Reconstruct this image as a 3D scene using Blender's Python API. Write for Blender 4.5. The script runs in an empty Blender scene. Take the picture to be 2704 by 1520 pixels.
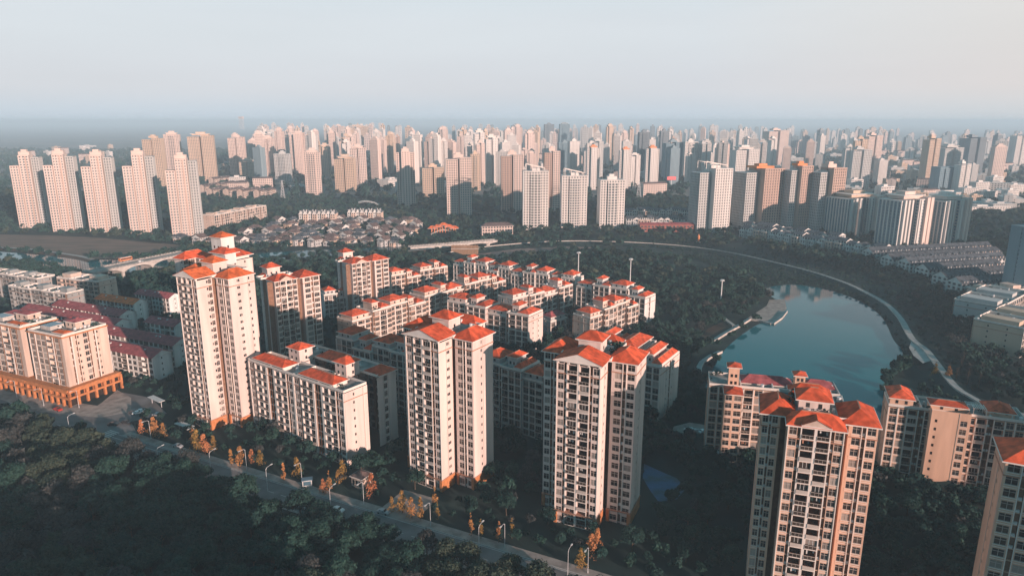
import bpy, math, random
import numpy as np
from mathutils import Vector, Matrix
R = math.radians
rng = random.Random(11)
nrg = np.random.default_rng(5)
scene = bpy.context.scene
COL = scene.collection

# ------------------------------------------------------------------ camera geometry (drone at 125 m, 24 mm equivalent)
F, CX, CY, PIT, H = 1803., 1352., 760., R(13.77), 125.
CP, SP = math.cos(PIT), math.sin(PIT)
K = 1.0497
def un(x, y, z=0.):
    """where the sight line through a point of the 2704x1520 photograph meets height z"""
    v = (y-CY)/F
    t = (H-z)/(SP+v*CP)
    return ((x-CX)/F*t, (CP-v*SP)*t)
def D(x, y, z=0.):
    return un(x*K, y*K, z)
def hgt(Y, y):
    v = (y-CY)/F
    return H - Y*(SP+v*CP)/(CP-v*SP)
def pix(X, Y, Z):
    d = H-Z
    fw = Y*CP+d*SP
    return (CX+F*X/fw, CY+F*(-Y*SP+d*CP)/fw)

# ------------------------------------------------------------------ materials
def nodes_of(m):
    m.use_nodes = True
    nt = m.node_tree
    return nt, nt.nodes, nt.links
def pmat(name, col, rough=.85, amt=.18, scale=.6, stretch=(1, 1, 1), spec=.25, bump=0., metal=0., col2=None, detail=4):
    m = bpy.data.materials.new(name)
    nt, N, L = nodes_of(m)
    b = N['Principled BSDF']
    b.inputs['Roughness'].default_value = rough
    b.inputs['Specular IOR Level'].default_value = spec
    b.inputs['Metallic'].default_value = metal
    tc = N.new('ShaderNodeTexCoord'); mp = N.new('ShaderNodeMapping'); no = N.new('ShaderNodeTexNoise')
    mp.inputs['Scale'].default_value = stretch
    no.inputs['Scale'].default_value = scale; no.inputs['Detail'].default_value = detail
    L.new(tc.outputs['Object'], mp.inputs[0]); L.new(mp.outputs[0], no.inputs['Vector'])
    cr = N.new('ShaderNodeValToRGB')
    c2 = col2 or tuple(c*(1-amt*1.6) for c in col)
    cr.color_ramp.elements[0].position = .32; cr.color_ramp.elements[0].color = (*c2, 1)
    cr.color_ramp.elements[1].position = .68; cr.color_ramp.elements[1].color = (*[min(.95, c*(1+amt*.3)) for c in col], 1)
    L.new(no.outputs['Fac'], cr.inputs[0]); L.new(cr.outputs[0], b.inputs['Base Color'])
    if bump:
        bp = N.new('ShaderNodeBump'); bp.inputs['Strength'].default_value = bump; bp.inputs['Distance'].default_value = .3
        L.new(no.outputs['Fac'], bp.inputs['Height']); L.new(bp.outputs[0], b.inputs['Normal'])
    return m
def roofmat(name, col, amt=.4):
    """clay tiles: rows of tile courses as bump, weathered patches in the colour"""
    m = pmat(name, col, .8, amt, .5, spec=.15, detail=10)
    nt, N, L = nodes_of(m)
    oi = N.new('ShaderNodeObjectInfo'); mr = N.new('ShaderNodeMapRange'); mr.inputs['To Min'].default_value = .82; mr.inputs['To Max'].default_value = 1.2; L.new(oi.outputs['Random'], mr.inputs['Value'])
    hv = N.new('ShaderNodeHueSaturation'); L.new(mr.outputs[0], hv.inputs['Value']); bs = N['Principled BSDF']; src = bs.inputs['Base Color'].links[0].from_socket; L.new(src, hv.inputs['Color']); L.new(hv.outputs[0], bs.inputs['Base Color'])
    tc = N.new('ShaderNodeTexCoord'); w = N.new('ShaderNodeTexWave'); w.wave_type = 'BANDS'; w.bands_direction = 'Z'
    w.inputs['Scale'].default_value = 2.2; w.inputs['Distortion'].default_value = .4
    bp = N.new('ShaderNodeBump'); bp.inputs['Strength'].default_value = .35; bp.inputs['Distance'].default_value = .12
    L.new(tc.outputs['Object'], w.inputs['Vector']); L.new(w.outputs['Fac'], bp.inputs['Height'])
    L.new(bp.outputs[0], N['Principled BSDF'].inputs['Normal'])
    return m
def glassmat(name, col, rough=.12, spec=.5):
    m = bpy.data.materials.new(name)
    nt, N, L = nodes_of(m)
    b = N['Principled BSDF']
    b.inputs['Roughness'].default_value = rough; b.inputs['Specular IOR Level'].default_value = spec
    oi = N.new('ShaderNodeObjectInfo'); cr = N.new('ShaderNodeValToRGB')
    cr.color_ramp.elements[0].color = (*[c*.6 for c in col], 1); cr.color_ramp.elements[1].color = (*[min(1, c*1.7) for c in col], 1)
    L.new(oi.outputs['Random'], cr.inputs[0]); L.new(cr.outputs[0], b.inputs['Base Color'])
    return m
def leafmat(name, a, b_, sc=.5):
    m = bpy.data.materials.new(name)
    nt, N, L = nodes_of(m)
    b = N['Principled BSDF']
    b.inputs['Roughness'].default_value = .75; b.inputs['Specular IOR Level'].default_value = .12
    geo = N.new('ShaderNodeNewGeometry'); oi = N.new('ShaderNodeObjectInfo')
    no = N.new('ShaderNodeTexNoise'); no.inputs['Scale'].default_value = sc*.35
    L.new(geo.outputs['Position'], no.inputs['Vector'])
    ad = N.new('ShaderNodeMath'); ad.operation = 'MULTIPLY_ADD'; ad.inputs[1].default_value = .45
    isl = N.new('ShaderNodeMath'); isl.operation = 'MULTIPLY'; isl.inputs[1].default_value = .45
    L.new(geo.outputs['Random Per Island'], ad.inputs[0]); L.new(isl.outputs[0], ad.inputs[2])
    L.new(no.outputs['Fac'], isl.inputs[0])
    cr = N.new('ShaderNodeValToRGB'); e = cr.color_ramp.elements
    e[0].position = .15; e[0].color = (*a, 1); e[1].position = .75; e[1].color = (*b_, 1)
    L.new(ad.outputs[0], cr.inputs[0])
    L.new(cr.outputs[0], b.inputs['Base Color'])
    return m

WALLO = pmat('wall_apricot', (.70, .45, .33), .9, .18, .25, (1, 1, .12))
WALL = pmat('wall_cream', (.70, .58, .535), .9, .16, .25, (1, 1, .12))
WALLP = pmat('wall_peach', (.66, .51, .43), .9, .18, .25, (1, 1, .12))
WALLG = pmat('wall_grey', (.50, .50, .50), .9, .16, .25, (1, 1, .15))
WALLW = pmat('wall_white', (.68, .67, .65), .9, .16, .25, (1, 1, .12))
TRIM = pmat('trim_white', (.74, .67, .62), .8, .06, .5)
BELT = pmat('trim_brown', (.42, .22, .15), .8, .1, .5)
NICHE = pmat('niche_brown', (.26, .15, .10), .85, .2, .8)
STONE = pmat('stone_orange', (.56, .22, .09), .85, .18, .7)
DECK = pmat('roof_deck', (.30, .29, .28), .95, .3, .35)
TILE = roofmat('tile_red', (.74, .12, .05), .32)
TILEM = roofmat('tile_maroon', (.46, .12, .125), .3)
TILEO = roofmat('tile_orange', (.80, .17, .055), .3)
SLATE = roofmat('tile_slate', (.12, .135, .155))
TILEB = roofmat('tile_brown', (.20, .14, .13))
GL = [glassmat('pane_dark', (.022, .024, .026)), glassmat('pane_brown', (.045, .034, .028), .2), glassmat('pane_curtain', (.22, .19, .17), .35)]
GLF = glassmat('pane_far', (.03, .045, .055), .3)
GLB = glassmat('pane_blue', (.06, .12, .16), .2)
RAIL = pmat('rail_metal', (.50, .44, .40), .6, .1, 1.)
METAL = pmat('metal_pale', (.62, .63, .64), .45, .06, 2., spec=.5)
METALD = pmat('metal_dark', (.06, .065, .07), .5, .1, 2.)
ACM = pmat('clutter_white', (.66, .66, .65), .7, .15, 2.)
ASPH = pmat('asphalt', (.21, .20, .20), .92, .22, .12, bump=.05)
PAVE = pmat('paving', (.38, .33, .30), .92, .25, .3)
PAINT = pmat('road_paint', (.62, .62, .60), .8, .2, 1.5)
KERB = pmat('kerb', (.42, .41, .40), .9, .12, 1.)
CONC = pmat('concrete', (.52, .48, .45), .9, .18, .3)
WALLB = pmat('wall_bright', (.80, .80, .79), .9, .16, .25, (1, 1, .12))
FLATG = pmat('wall_cement', (.34, .355, .355), .9, .2, .25, (1, 1, .12))
REED = pmat('reed_bank', (.30, .20, .17), .95, .3, .2, (1, 1, 1), col2=(.14, .11, .10), detail=8)
PATHM = pmat('path_concrete', (.38, .375, .36), .9, .15, .3)
SOIL = pmat('soil', (.10, .07, .055), .95, .35, .03, col2=(.05, .048, .04), bump=.2)
FIELD = pmat('dry_field', (.20, .135, .105), .95, .3, .035, (1, 3, 1), col2=(.12, .10, .08), detail=8)
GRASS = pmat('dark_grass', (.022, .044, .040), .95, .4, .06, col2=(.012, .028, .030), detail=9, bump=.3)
BARK = pmat('bark', (.10, .075, .055), .95, .3, 2.)
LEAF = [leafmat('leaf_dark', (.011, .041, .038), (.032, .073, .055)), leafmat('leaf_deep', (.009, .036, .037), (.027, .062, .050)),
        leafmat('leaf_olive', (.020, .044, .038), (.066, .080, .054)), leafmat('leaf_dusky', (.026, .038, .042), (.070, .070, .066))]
def autumn(m):
    nt, N, L = nodes_of(m); b = N['Principled BSDF']; src = b.inputs['Base Color'].links[0].from_socket
    oi = N.new('ShaderNodeObjectInfo'); h = N.new('ShaderNodeHueSaturation'); a = N.new('ShaderNodeMapRange'); a.inputs['To Min'].default_value = .485; a.inputs['To Max'].default_value = .535; L.new(oi.outputs['Random'], a.inputs['Value'])
    v = N.new('ShaderNodeMapRange'); v.inputs['To Min'].default_value = 1.15; v.inputs['To Max'].default_value = .6; L.new(oi.outputs['Random'], v.inputs['Value'])
    L.new(a.outputs[0], h.inputs['Hue']); L.new(v.outputs[0], h.inputs['Value']); h.inputs['Saturation'].default_value = .92; L.new(src, h.inputs['Color']); L.new(h.outputs[0], b.inputs['Base Color'])
LEAFO = leafmat('leaf_autumn', (.26, .10, .03), (.64, .27, .07))
autumn(LEAFO)
BLUEC = pmat('court_blue', (.05, .13, .26), .8, .3, .2, col2=(.05, .10, .12))

def wallcol(name, c):
    return pmat(name, c, .9, .10, .12, (1, 1, .1))
FARW = {'pink': wallcol('far_pink', (.66, .53, .475)), 'white': wallcol('far_white', (.68, .64, .61)), 'grey': wallcol('far_grey', (.50, .50, .49)),
        'tan': wallcol('far_tan', (.58, .44, .34)), 'brown': wallcol('far_brown', (.50, .36, .30)), 'orange': wallcol('far_orange', (.72, .27, .12)),
        'blue': wallcol('far_blue', (.22, .30, .34)), 'dark': wallcol('far_dark', (.20, .24, .27))}

# ------------------------------------------------------------------ mesh builder
class MB:
    def __init__(s):
        s.v, s.f, s.mi, s.mats = [], [], [], []
    def m(s, mat):
        if mat not in s.mats: s.mats.append(mat)
        return s.mats.index(mat)
    def poly(s, pts, mat):
        n = len(s.v); s.v.extend(pts); s.f.append(tuple(range(n, n+len(pts)))); s.mi.append(s.m(mat))
    def box(s, x0, x1, y0, y1, z0, z1, mat, top=None, bottom=True):
        p = [(x0, y0, z0), (x1, y0, z0), (x1, y1, z0), (x0, y1, z0), (x0, y0, z1), (x1, y0, z1), (x1, y1, z1), (x0, y1, z1)]
        for q in ((0, 1, 5, 4), (1, 2, 6, 5), (2, 3, 7, 6), (3, 0, 4, 7)):
            s.poly([p[i] for i in q], mat)
        s.poly([p[i] for i in (4, 5, 6, 7)], top or mat)
        if bottom: s.poly([p[i] for i in (3, 2, 1, 0)], mat)
    def bar(s, a, b, w, h, mat):
        """a straight bar of width w and depth h from point a to point b"""
        a, b = Vector(a), Vector(b); d = (b-a)
        if d.length < 1e-6: return
        d.normalize(); up = Vector((0, 0, 1)) if abs(d.z) < .95 else Vector((0, 1, 0))
        x = d.cross(up).normalized()*w/2; y = x.cross(d).normalized()*h/2
        A = [a-x-y, a+x-y, a+x+y, a-x+y]; B = [p+(b-a) for p in A]
        for i in range(4):
            j = (i+1) % 4
            s.poly([tuple(A[i]), tuple(A[j]), tuple(B[j]), tuple(B[i])], mat)
        s.poly([tuple(p) for p in A[::-1]], mat); s.poly([tuple(p) for p in B], mat)
    def tube(s, pts, rad, n, mat, cap=True):
        rings = []
        for i, p in enumerate(pts):
            p = Vector(p); a = Vector(pts[max(i-1, 0)]); b = Vector(pts[min(i+1, len(pts)-1)])
            d = (b-a).normalized(); up = Vector((0, 1, 0)) if abs(d.z) > .9 else Vector((0, 0, 1))
            x = d.cross(up).normalized(); y = x.cross(d)
            rings.append([tuple(p+(x*math.cos(2*math.pi*k/n)+y*math.sin(2*math.pi*k/n))*rad[i]) for k in range(n)])
        for i in range(len(rings)-1):
            for k in range(n):
                j = (k+1) % n
                s.poly([rings[i][k], rings[i][j], rings[i+1][j], rings[i+1][k]], mat)
        if cap: s.poly(rings[-1], mat); s.poly(rings[0][::-1], mat)
    def hip(s, x0, x1, y0, y1, z, h, mat, over=.8, eave=TRIM, th=.28):
        x0 -= over; x1 += over; y0 -= over; y1 += over
        w, d = x1-x0, y1-y0
        s.box(x0, x1, y0, y1, z, z+th, eave, top=eave)
        z += th+.004; g = .12
        x0 += g; x1 -= g; y0 += g; y1 -= g
        if w >= d:
            k = min(d*.42, w*.42); ym = (y0+y1)/2
            a, b = (x0+k, ym, z+h), (x1-k, ym, z+h)
            s.poly([(x0, y0, z), (x1, y0, z), b, a], mat); s.poly([(x1, y1, z), (x0, y1, z), a, b], mat)
            s.poly([(x1, y0, z), (x1, y1, z), b], mat); s.poly([(x0, y1, z), (x0, y0, z), a], mat)
        else:
            k = min(w*.42, d*.42); xm = (x0+x1)/2
            a, b = (xm, y0+k, z+h), (xm, y1-k, z+h)
            s.poly([(x1, y0, z), (x1, y1, z), b, a], mat); s.poly([(x0, y1, z), (x0, y0, z), a, b], mat)
            s.poly([(x0, y0, z), (x1, y0, z), a], mat); s.poly([(x1, y1, z), (x0, y1, z), b], mat)
        for e in (a, b): pass
        s.bar(a, b, .3, .25, BELT if mat in (TILE, TILEO) else mat)
    def gable(s, x0, x1, y0, y1, z, h, mat, wall, axis='y', over=.9, th=.25):
        """gabled roof, ridge along axis; the gable ends are closed with wall"""
        if axis == 'y':
            xm = (x0+x1)/2; X0, X1, Y0, Y1 = x0-over, x1+over, y0-over, y1+over
            r0, r1 = (xm, Y0, z+h), (xm, Y1, z+h)
            s.poly([(X1, Y0, z), (X1, Y1, z), r1, r0], mat); s.poly([(X0, Y1, z), (X0, Y0, z), r0, r1], mat)
            for Y in (Y0+.25, Y1-.25):
                s.poly([(X0+.3, Y, z), (X1-.3, Y, z), (xm, Y, z+h-.1)], wall)
            s.box(X0, X1, Y0, Y1, z-th, z-.004, TRIM)
        else:
            ym = (y0+y1)/2; X0, X1, Y0, Y1 = x0-over*.5, x1+over*.5, y0-over, y1+over
            r0, r1 = (X0, ym, z+h), (X1, ym, z+h)
            s.poly([(X0, Y0, z), (X1, Y0, z), r1, r0], mat); s.poly([(X1, Y1, z), (X0, Y1, z), r0, r1], mat)
            for X in (x0+.02, x1-.02):
                s.poly([(X, y0, z), (X, y1, z), (X, ym, z+h*.93)], wall)
            s.poly([(X0, Y1, z-.004), (X1, Y1, z-.004), (X1, Y0, z-.004), (X0, Y0, z-.004)], TRIM)
    def mesh(s, name):
        me = bpy.data.meshes.new(name)
        me.from_pydata([tuple(p) for p in s.v], [], s.f)
        for mt in s.mats: me.materials.append(mt)
        me.polygons.foreach_set('material_index', s.mi)
        me.update()
        return me
    def build(s, name, parent=None):
        return link(name, s.mesh(name), parent)

def link(name, me, parent=None):
    o = bpy.data.objects.new(name, me); COL.objects.link(o)
    if parent: o.parent = parent
    return o
def tag(o, label, cat, group=None):
    o['label'] = label; o['category'] = cat
    if group: o['group'] = group
    return o
def thing(name, label, cat, loc=(0, 0, 0), ang=0., group=None):
    o = bpy.data.objects.new(name, None); COL.objects.link(o)
    o.location = loc; o.rotation_euler = (0, 0, ang); o.empty_display_size = .5
    return tag(o, label, cat, group)
def kind(o, k):
    o['kind'] = k
    return o
def dup(root, loc, ang, label=None, group=None, scale=None):
    r = root.copy(); COL.objects.link(r); r.location = loc; r.rotation_euler = (0, 0, ang)
    if scale: r.scale = scale
    if label: r['label'] = label
    if group: r['group'] = group
    for ch in root.children:
        c = ch.copy(); COL.objects.link(c); c.parent = r
        for g in ch.children:
            q = g.copy(); COL.objects.link(q); q.parent = c
    return r
FOOT = []          # footprints trees keep clear of: (cx, cy, angle, half length, half depth)
def foot(o, x0, x1, y0, y1, m=2.):
    c, s = math.cos(o[2]), math.sin(o[2]); mx, my = (x0+x1)/2, (y0+y1)/2
    FOOT.append((o[0]+mx*c-my*s, o[1]+mx*s+my*c, o[2], (x1-x0)/2+m, (y1-y0)/2+m))
# ------------------------------------------------------------------ facades with real openings
WIN_MESH = {}
def window_mesh(w, h, v):
    key = (round(w, 1), round(h, 1), v)
    if key not in WIN_MESH:
        w, h = key[:2]; b = MB()
        b.poly([(-w/2, 0, 0), (w/2, 0, 0), (w/2, 0, h), (-w/2, 0, h)], GL[v])
        for x in ([-w/2+.04, 0, w/2-.04] if w < 2.6 else [-w/2+.04, -w/6, w/6, w/2-.04]):
            b.box(x-.04, x+.04, -.07, -.005, 0, h, RAIL)
        b.box(-w/2, w/2, -.08, -.006, h*.66, h*.66+.07, RAIL)
        b.box(-w/2, w/2, -.09, -.007, 0, .08, RAIL)
        WIN_MESH[key] = b.mesh('window')
    return WIN_MESH[key]
class Facades:
    """collects wall, window, balcony of one building in its local frame"""
    def __init__(s, wall, detail):
        s.w = MB(); s.wins = []; s.bals = []; s.wall = wall; s.detail = detail
    def side(s, x0, y0, x1, y1, z0, nf, fh, cols, wall=None, top=0.):
        W = wall or s.wall; b = s.w
        Ln = math.hypot(x1-x0, y1-y0); d = ((x1-x0)/Ln, (y1-y0)/Ln); n = (d[1], -d[0])
        zt = z0+nf*fh+top
        def P(u, z, o=0.):
            return (x0+d[0]*u-n[0]*o, y0+d[1]*u-n[1]*o, z)
        def q(u0, u1, za, zb, o, mat):
            if zb-za > 1e-4 and u1-u0 > 1e-4: b.poly([P(u0, za, o), P(u1, za, o), P(u1, zb, o), P(u0, zb, o)], mat)
        def reveal(u0, u1, za, zb, o, mat, o0=0.):
            b.poly([P(u0, za, o0), P(u0, za, o), P(u0, zb, o), P(u0, zb, o0)], mat)
            b.poly([P(u1, za, o), P(u1, za, o0), P(u1, zb, o0), P(u1, zb, o)], mat)
            b.poly([P(u0, za, o0), P(u1, za, o0), P(u1, za, o), P(u0, za, o)], mat)
            b.poly([P(u0, zb, o), P(u1, zb, o), P(u1, zb, o0), P(u0, zb, o0)], mat)
        def ledge(u0, u1, z, pr, th, mat):
            b.poly([P(u0, z, -pr), P(u1, z, -pr), P(u1, z+th, -pr), P(u0, z+th, -pr)], mat)
            b.poly([P(u0, z+th, -pr), P(u1, z+th, -pr), P(u1, z+th, 0), P(u0, z+th, 0)], mat)
            b.poly([P(u0, z, 0), P(u1, z, 0), P(u1, z, -pr), P(u0, z, -pr)], mat)
        def opening(u0, u1, za, zb, o, small=False):
            reveal(u0, u1, za, zb, o, W)
            s.wins.append((P((u0+u1)/2, za, o), d, n, u1-u0, zb-za, small))
        k = Ln/sum(c[1] for c in cols); u = 0.
        for kd, w in cols:
            w *= k; a, e = u, u+w; u = e
            if kd == 'S':
                q(a, e, z0, zt, 0, W)
                if w > 2. and s.detail and rng.random() < .7:      # downpipe and a few condensers
                    t = a+.25 if rng.random() < .5 else e-.25
                    q(t-.07, t+.07, z0, zt-.3, -.1, RAIL); b.poly([P(t-.07, z0, 0), P(t-.07, z0, -.1), P(t-.07, zt-.3, -.1), P(t-.07, zt-.3, 0)], RAIL); b.poly([P(t+.07, z0, -.1), P(t+.07, z0, 0), P(t+.07, zt-.3, 0), P(t+.07, zt-.3, -.1)], RAIL)
            elif kd == 'P':
                pr = .2
                q(a, e, z0, zt, -pr, TRIM)
                b.poly([P(a, z0, 0), P(a, z0, -pr), P(a, zt, -pr), P(a, zt, 0)], TRIM)
                b.poly([P(e, z0, -pr), P(e, z0, 0), P(e, zt, 0), P(e, zt, -pr)], TRIM)
                b.poly([P(a, zt, 0), P(a, zt, -pr), P(e, zt, -pr), P(e, zt, 0)], TRIM)
            elif kd == 'A':
                reveal(a, e, z0, zt, .7, NICHE); q(a, e, z0, zt, .7, NICHE)
                for i in range(nf):
                    z = z0+i*fh
                    b.poly([P(a, z+.15, .1), P(e, z+.15, .1), P(e, z+.3, .1), P(a, z+.3, .1)], W)
                    b.poly([P(a, z+.3, .1), P(e, z+.3, .1), P(e, z+.3, .69), P(a, z+.3, .69)], W)
                    if rng.random() < .5:
                        m = (a+e)/2; hw = min(.38, w*.4)
                        b.poly([P(m-hw, z+.31, .25), P(m+hw, z+.31, .25), P(m+hw, z+.95, .25), P(m-hw, z+.95, .25)], ACM)
                        b.poly([P(m-hw, z+.95, .25), P(m+hw, z+.95, .25), P(m+hw, z+.95, .65), P(m-hw, z+.95, .65)], ACM)
            elif kd in 'WV':
                mg = min(.2, .07*w); lo, hi = (.7, fh-.34) if kd == 'W' else (.42, fh-.3)
                q(a, a+mg, z0, zt, 0, W); q(e-mg, e, z0, zt, 0, W)
                zp = z0
                for i in range(nf):
                    z = z0+i*fh
                    q(a+mg, e-mg, zp, z+lo, 0, W); opening(a+mg, e-mg, z+lo, z+hi, .14)
                    ledge(a, e, z+lo-.12, .16, .11, TRIM); ledge(a, e, z+.06, .12, .11, TRIM)
                    zp = z+hi
                q(a+mg, e-mg, zp, zt, 0, W)
            elif kd in 'NG':
                pos = [(a+e)/2] if kd == 'N' else [a+w*.27, a+w*.73]
                hw = .38; us = [a]+[x for c in pos for x in (c-hw, c+hw)]+[e]
                for j in range(0, len(us), 2): q(us[j], us[j+1], z0, zt, 0, W)
                for c in pos:
                    zp = z0
                    for i in range(nf):
                        z = z0+i*fh
                        q(c-hw, c+hw, zp, z+1.1, 0, W); opening(c-hw, c+hw, z+1.1, z+2.15, .15, True); zp = z+2.15
                    q(c-hw, c+hw, zp, zt, 0, W)
            elif kd == 'B':
                zp = z0
                for i in range(nf):
                    z = z0+i*fh
                    q(a, e, zp, z+.14, 0, W)
                    reveal(a, e, z+.14, z+fh-.32, 1.5, W)
                    zp = z+fh-.32
                    q(a, e, z+.14, z+fh-.32, 1.5, WALLP)
                    dw = w*.46
                    b.poly([P((a+e)/2-dw, z+.2, 1.44), P((a+e)/2+dw, z+.2, 1.44), P((a+e)/2+dw, z+2.5, 1.44), P((a+e)/2-dw, z+2.5, 1.44)], GL[0 if rng.random() < .8 else 1])
                    if rng.random() < .35:      # washing and plants on the balconies
                        for t in range(rng.randint(2, 5)):
                            uu = a+w*rng.uniform(.12, .88); hh = rng.uniform(.5, 1.1)
                            b.poly([P(uu-.16, z+2.3-hh, .45), P(uu+.16, z+2.3-hh, .45), P(uu+.16, z+2.3, .45), P(uu-.16, z+2.3, .45)], rng.choice((ACM, ACM, BELT, LEAF[0], GLB)))
                    if rng.random() < .22:      # glazed-in balcony
                        q(a+.05, e-.05, z+1.12, z+fh-.36, .12, GL[rng.choice((0, 1, 1, 2))])
                        for t in (.03, .35, .65, .97): q(a+w*t-.05, a+w*t+.05, z+1.12, z+fh-.36, .08, ACM)
                    s.bals.append((P((a+e)/2, z, 0.), d, n, w, rng.random() < .3))
                q(a, e, zp, zt, 0, W)
    def rect(s, x0, x1, y0, y1, z0, nf, fh, front='', right='', back='', left='', wall=None, top=0.):
        if front: s.side(x0, y0, x1, y0, z0, nf, fh, front, wall, top)
        if right: s.side(x1, y0, x1, y1, z0, nf, fh, right, wall, top)
        if back: s.side(x1, y1, x0, y1, z0, nf, fh, back, wall, top)
        if left: s.side(x0, y1, x0, y0, z0, nf, fh, left, wall, top)
    def finish(s, root):
        """walls become one part; the hundred largest windows and the balconies parts of their own (near buildings)"""
        ang = root.rotation_euler[2]; ca, sa = math.cos(ang), math.sin(ang)
        def mat(p, d, n):
            return Matrix(((d[0], -n[0], 0, p[0]), (d[1], -n[1], 0, p[1]), (0, 0, 1, p[2]), (0, 0, 0, 1)))
        def score(p, n, area):
            wx, wy = root.location.x+p[0]*ca-p[1]*sa, root.location.y+p[0]*sa+p[1]*ca
            nx, ny = n[0]*ca-n[1]*sa, n[0]*sa+n[1]*ca
            vx, vy, vz = -wx, -wy, H-p[2]; l = math.sqrt(vx*vx+vy*vy+vz*vz)
            return area*max(0., (nx*vx+ny*vy)/l)/(l*l)
        s.wins.sort(key=lambda w: -score(w[0], w[2], w[3]*w[4]*(.2 if w[5] else 1)))
        nind = min(100, len(s.wins)) if s.detail >= 2 else 0
        glaz = MB() if s.detail >= 2 else s.w
        for i, (p, d, n, w, h, small) in enumerate(s.wins):
            r = rng.random(); v = 0 if r < .52 else 1 if r < .82 else 2
            if i < nind and not small and score(p, n, 1) > 0:
                o = link('window', window_mesh(w, h, v), root); o.matrix_local = mat(p, d, n)
                o.scale = (w/round(w, 1), 1, h/round(h, 1))
            else:
                def P(x, z, o=0.): return (p[0]+d[0]*x+n[0]*o, p[1]+d[1]*x+n[1]*o, p[2]+z)
                glaz.poly([P(-w/2, 0), P(w/2, 0), P(w/2, h), P(-w/2, h)], GL[v])
                if not small and s.detail >= 1:
                    for x in (0,) if w < 2.6 else (-w/6, w/6):
                        glaz.poly([P(x-.05, 0, .05), P(x+.05, 0, .05), P(x+.05, h, .05), P(x-.05, h, .05)], RAIL)
                    glaz.poly([P(-w/2, h*.66, .06), P(w/2, h*.66, .06), P(w/2, h*.66+.08, .06), P(-w/2, h*.66+.08, .06)], RAIL)
        if s.detail >= 2 and glaz.f: kind(glaz.build('glazing', root), 'stuff')
        cache = {}
        s.bals.sort(key=lambda w: -score(w[0], w[2], w[3]))
        rest = MB() if s.detail >= 2 else s.w
        for i, (p, d, n, w, solid) in enumerate(s.bals):
            key = (round(w, 2), solid)
            def shape(b, T):
                w2 = w/2
                def bx(x0, x1, y0, y1, z0, z1, m):
                    c = [(x0, y0, z0), (x1, y0, z0), (x1, y1, z0), (x0, y1, z0), (x0, y0, z1), (x1, y0, z1), (x1, y1, z1), (x0, y1, z1)]
                    for qd in ((0, 1, 5, 4), (1, 2, 6, 5), (3, 0, 4, 7), (4, 5, 6, 7), (3, 2, 1, 0)): b.poly([T(c[k]) for k in qd], m)
                bx(-w2, w2, -.35, -.004, -.08, .14, TRIM)
                bx(-w2, w2, -.33, -.25, 1.02, 1.12, RAIL)
                if solid: bx(-w2, w2, -.32, -.26, .14, 1.02, RAIL)
                else:
                    bx(-w2, w2, -.30, -.28, .2, 1.0, GL[1])
                    for t in range(4):
                        x = -w2+.06+t*(w-.12)/3; bx(x-.03, x+.03, -.33, -.305, .14, 1.02, RAIL)
            if s.detail >= 2 and i < 100:
                if key not in cache:
                    b = MB(); shape(b, lambda c: c); cache[key] = b.mesh('balcony')
                o = link('balcony', cache[key], root); o.matrix_local = mat(p, d, n)
            elif s.detail >= 1:
                shape(rest, lambda c: (p[0]+d[0]*c[0]-n[0]*c[1], p[1]+d[1]*c[0]-n[1]*c[1], p[2]+c[2]))
            else:
                def T(c): return (p[0]+d[0]*c[0]-n[0]*c[1], p[1]+d[1]*c[0]-n[1]*c[1], p[2]+c[2])
                rest.poly([T((-w/2, -.3, -.12)), T((w/2, -.3, -.12)), T((w/2, -.3, .2)), T((-w/2, -.3, .2))], TRIM)
                rest.poly([T((-w/2, -.3, .95)), T((w/2, -.3, .95)), T((w/2, -.3, 1.1)), T((-w/2, -.3, 1.1))], RAIL)
        if s.detail >= 2 and rest.f: kind(rest.build('balcony_rail', root), 'stuff')
        s.w.build('wall', root)

def deck(root, rects, z, clutter=10, name='roof_deck', plants=True):
    b = MB(); zl = [q+.25 for q in z] if isinstance(z, list) else [z]*len(rects)
    for (x0, x1, y0, y1), z in zip(rects, zl):
        b.poly([(x0, y0, z), (x1, y0, z), (x1, y1, z), (x0, y1, z)], DECK)
        t, h = .22, .95
        for q in ((x0, x1, y0, y0+t), (x0, x1, y1-t, y1), (x0, x0+t, y0+t, y1-t), (x1-t, x1, y0+t, y1-t)):
            b.box(*q, z+.003, z+h, TRIM)
        for i in range(clutter):
            x, y = rng.uniform(x0+.8, x1-.8), rng.uniform(y0+.8, y1-.8)
            r = rng.random(); w = rng.uniform(.4, 1.2)
            if r < .35: b.box(x-w/2, x+w/2, y-.4, y+.4, z+.01, z+rng.uniform(.6, 1.4), ACM)
            elif r < .55: b.tube([(x, y, z+.01), (x, y, z+1.3)], [.6, .6], 8, METAL)
            elif r < .8 and plants:
                for k in range(14):
                    c = Vector((x+rng.gauss(0, .6), y+rng.gauss(0, .6), z+rng.uniform(.2, 1.6))); e = Vector((rng.gauss(0, 1), rng.gauss(0, 1), rng.gauss(0, 1))).normalized()*.45
                    f = Vector((rng.gauss(0, 1), rng.gauss(0, 1), rng.gauss(0, 1))).cross(e).normalized()*.4
                    b.poly([tuple(c-e), tuple(c-f), tuple(c+e), tuple(c+f)], LEAF[k % 3])
            else: b.box(x-w/2, x+w/2, y-w/2, y+w/2, z+.01, z+.4, METALD)
    return b.build(name, root)
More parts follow.
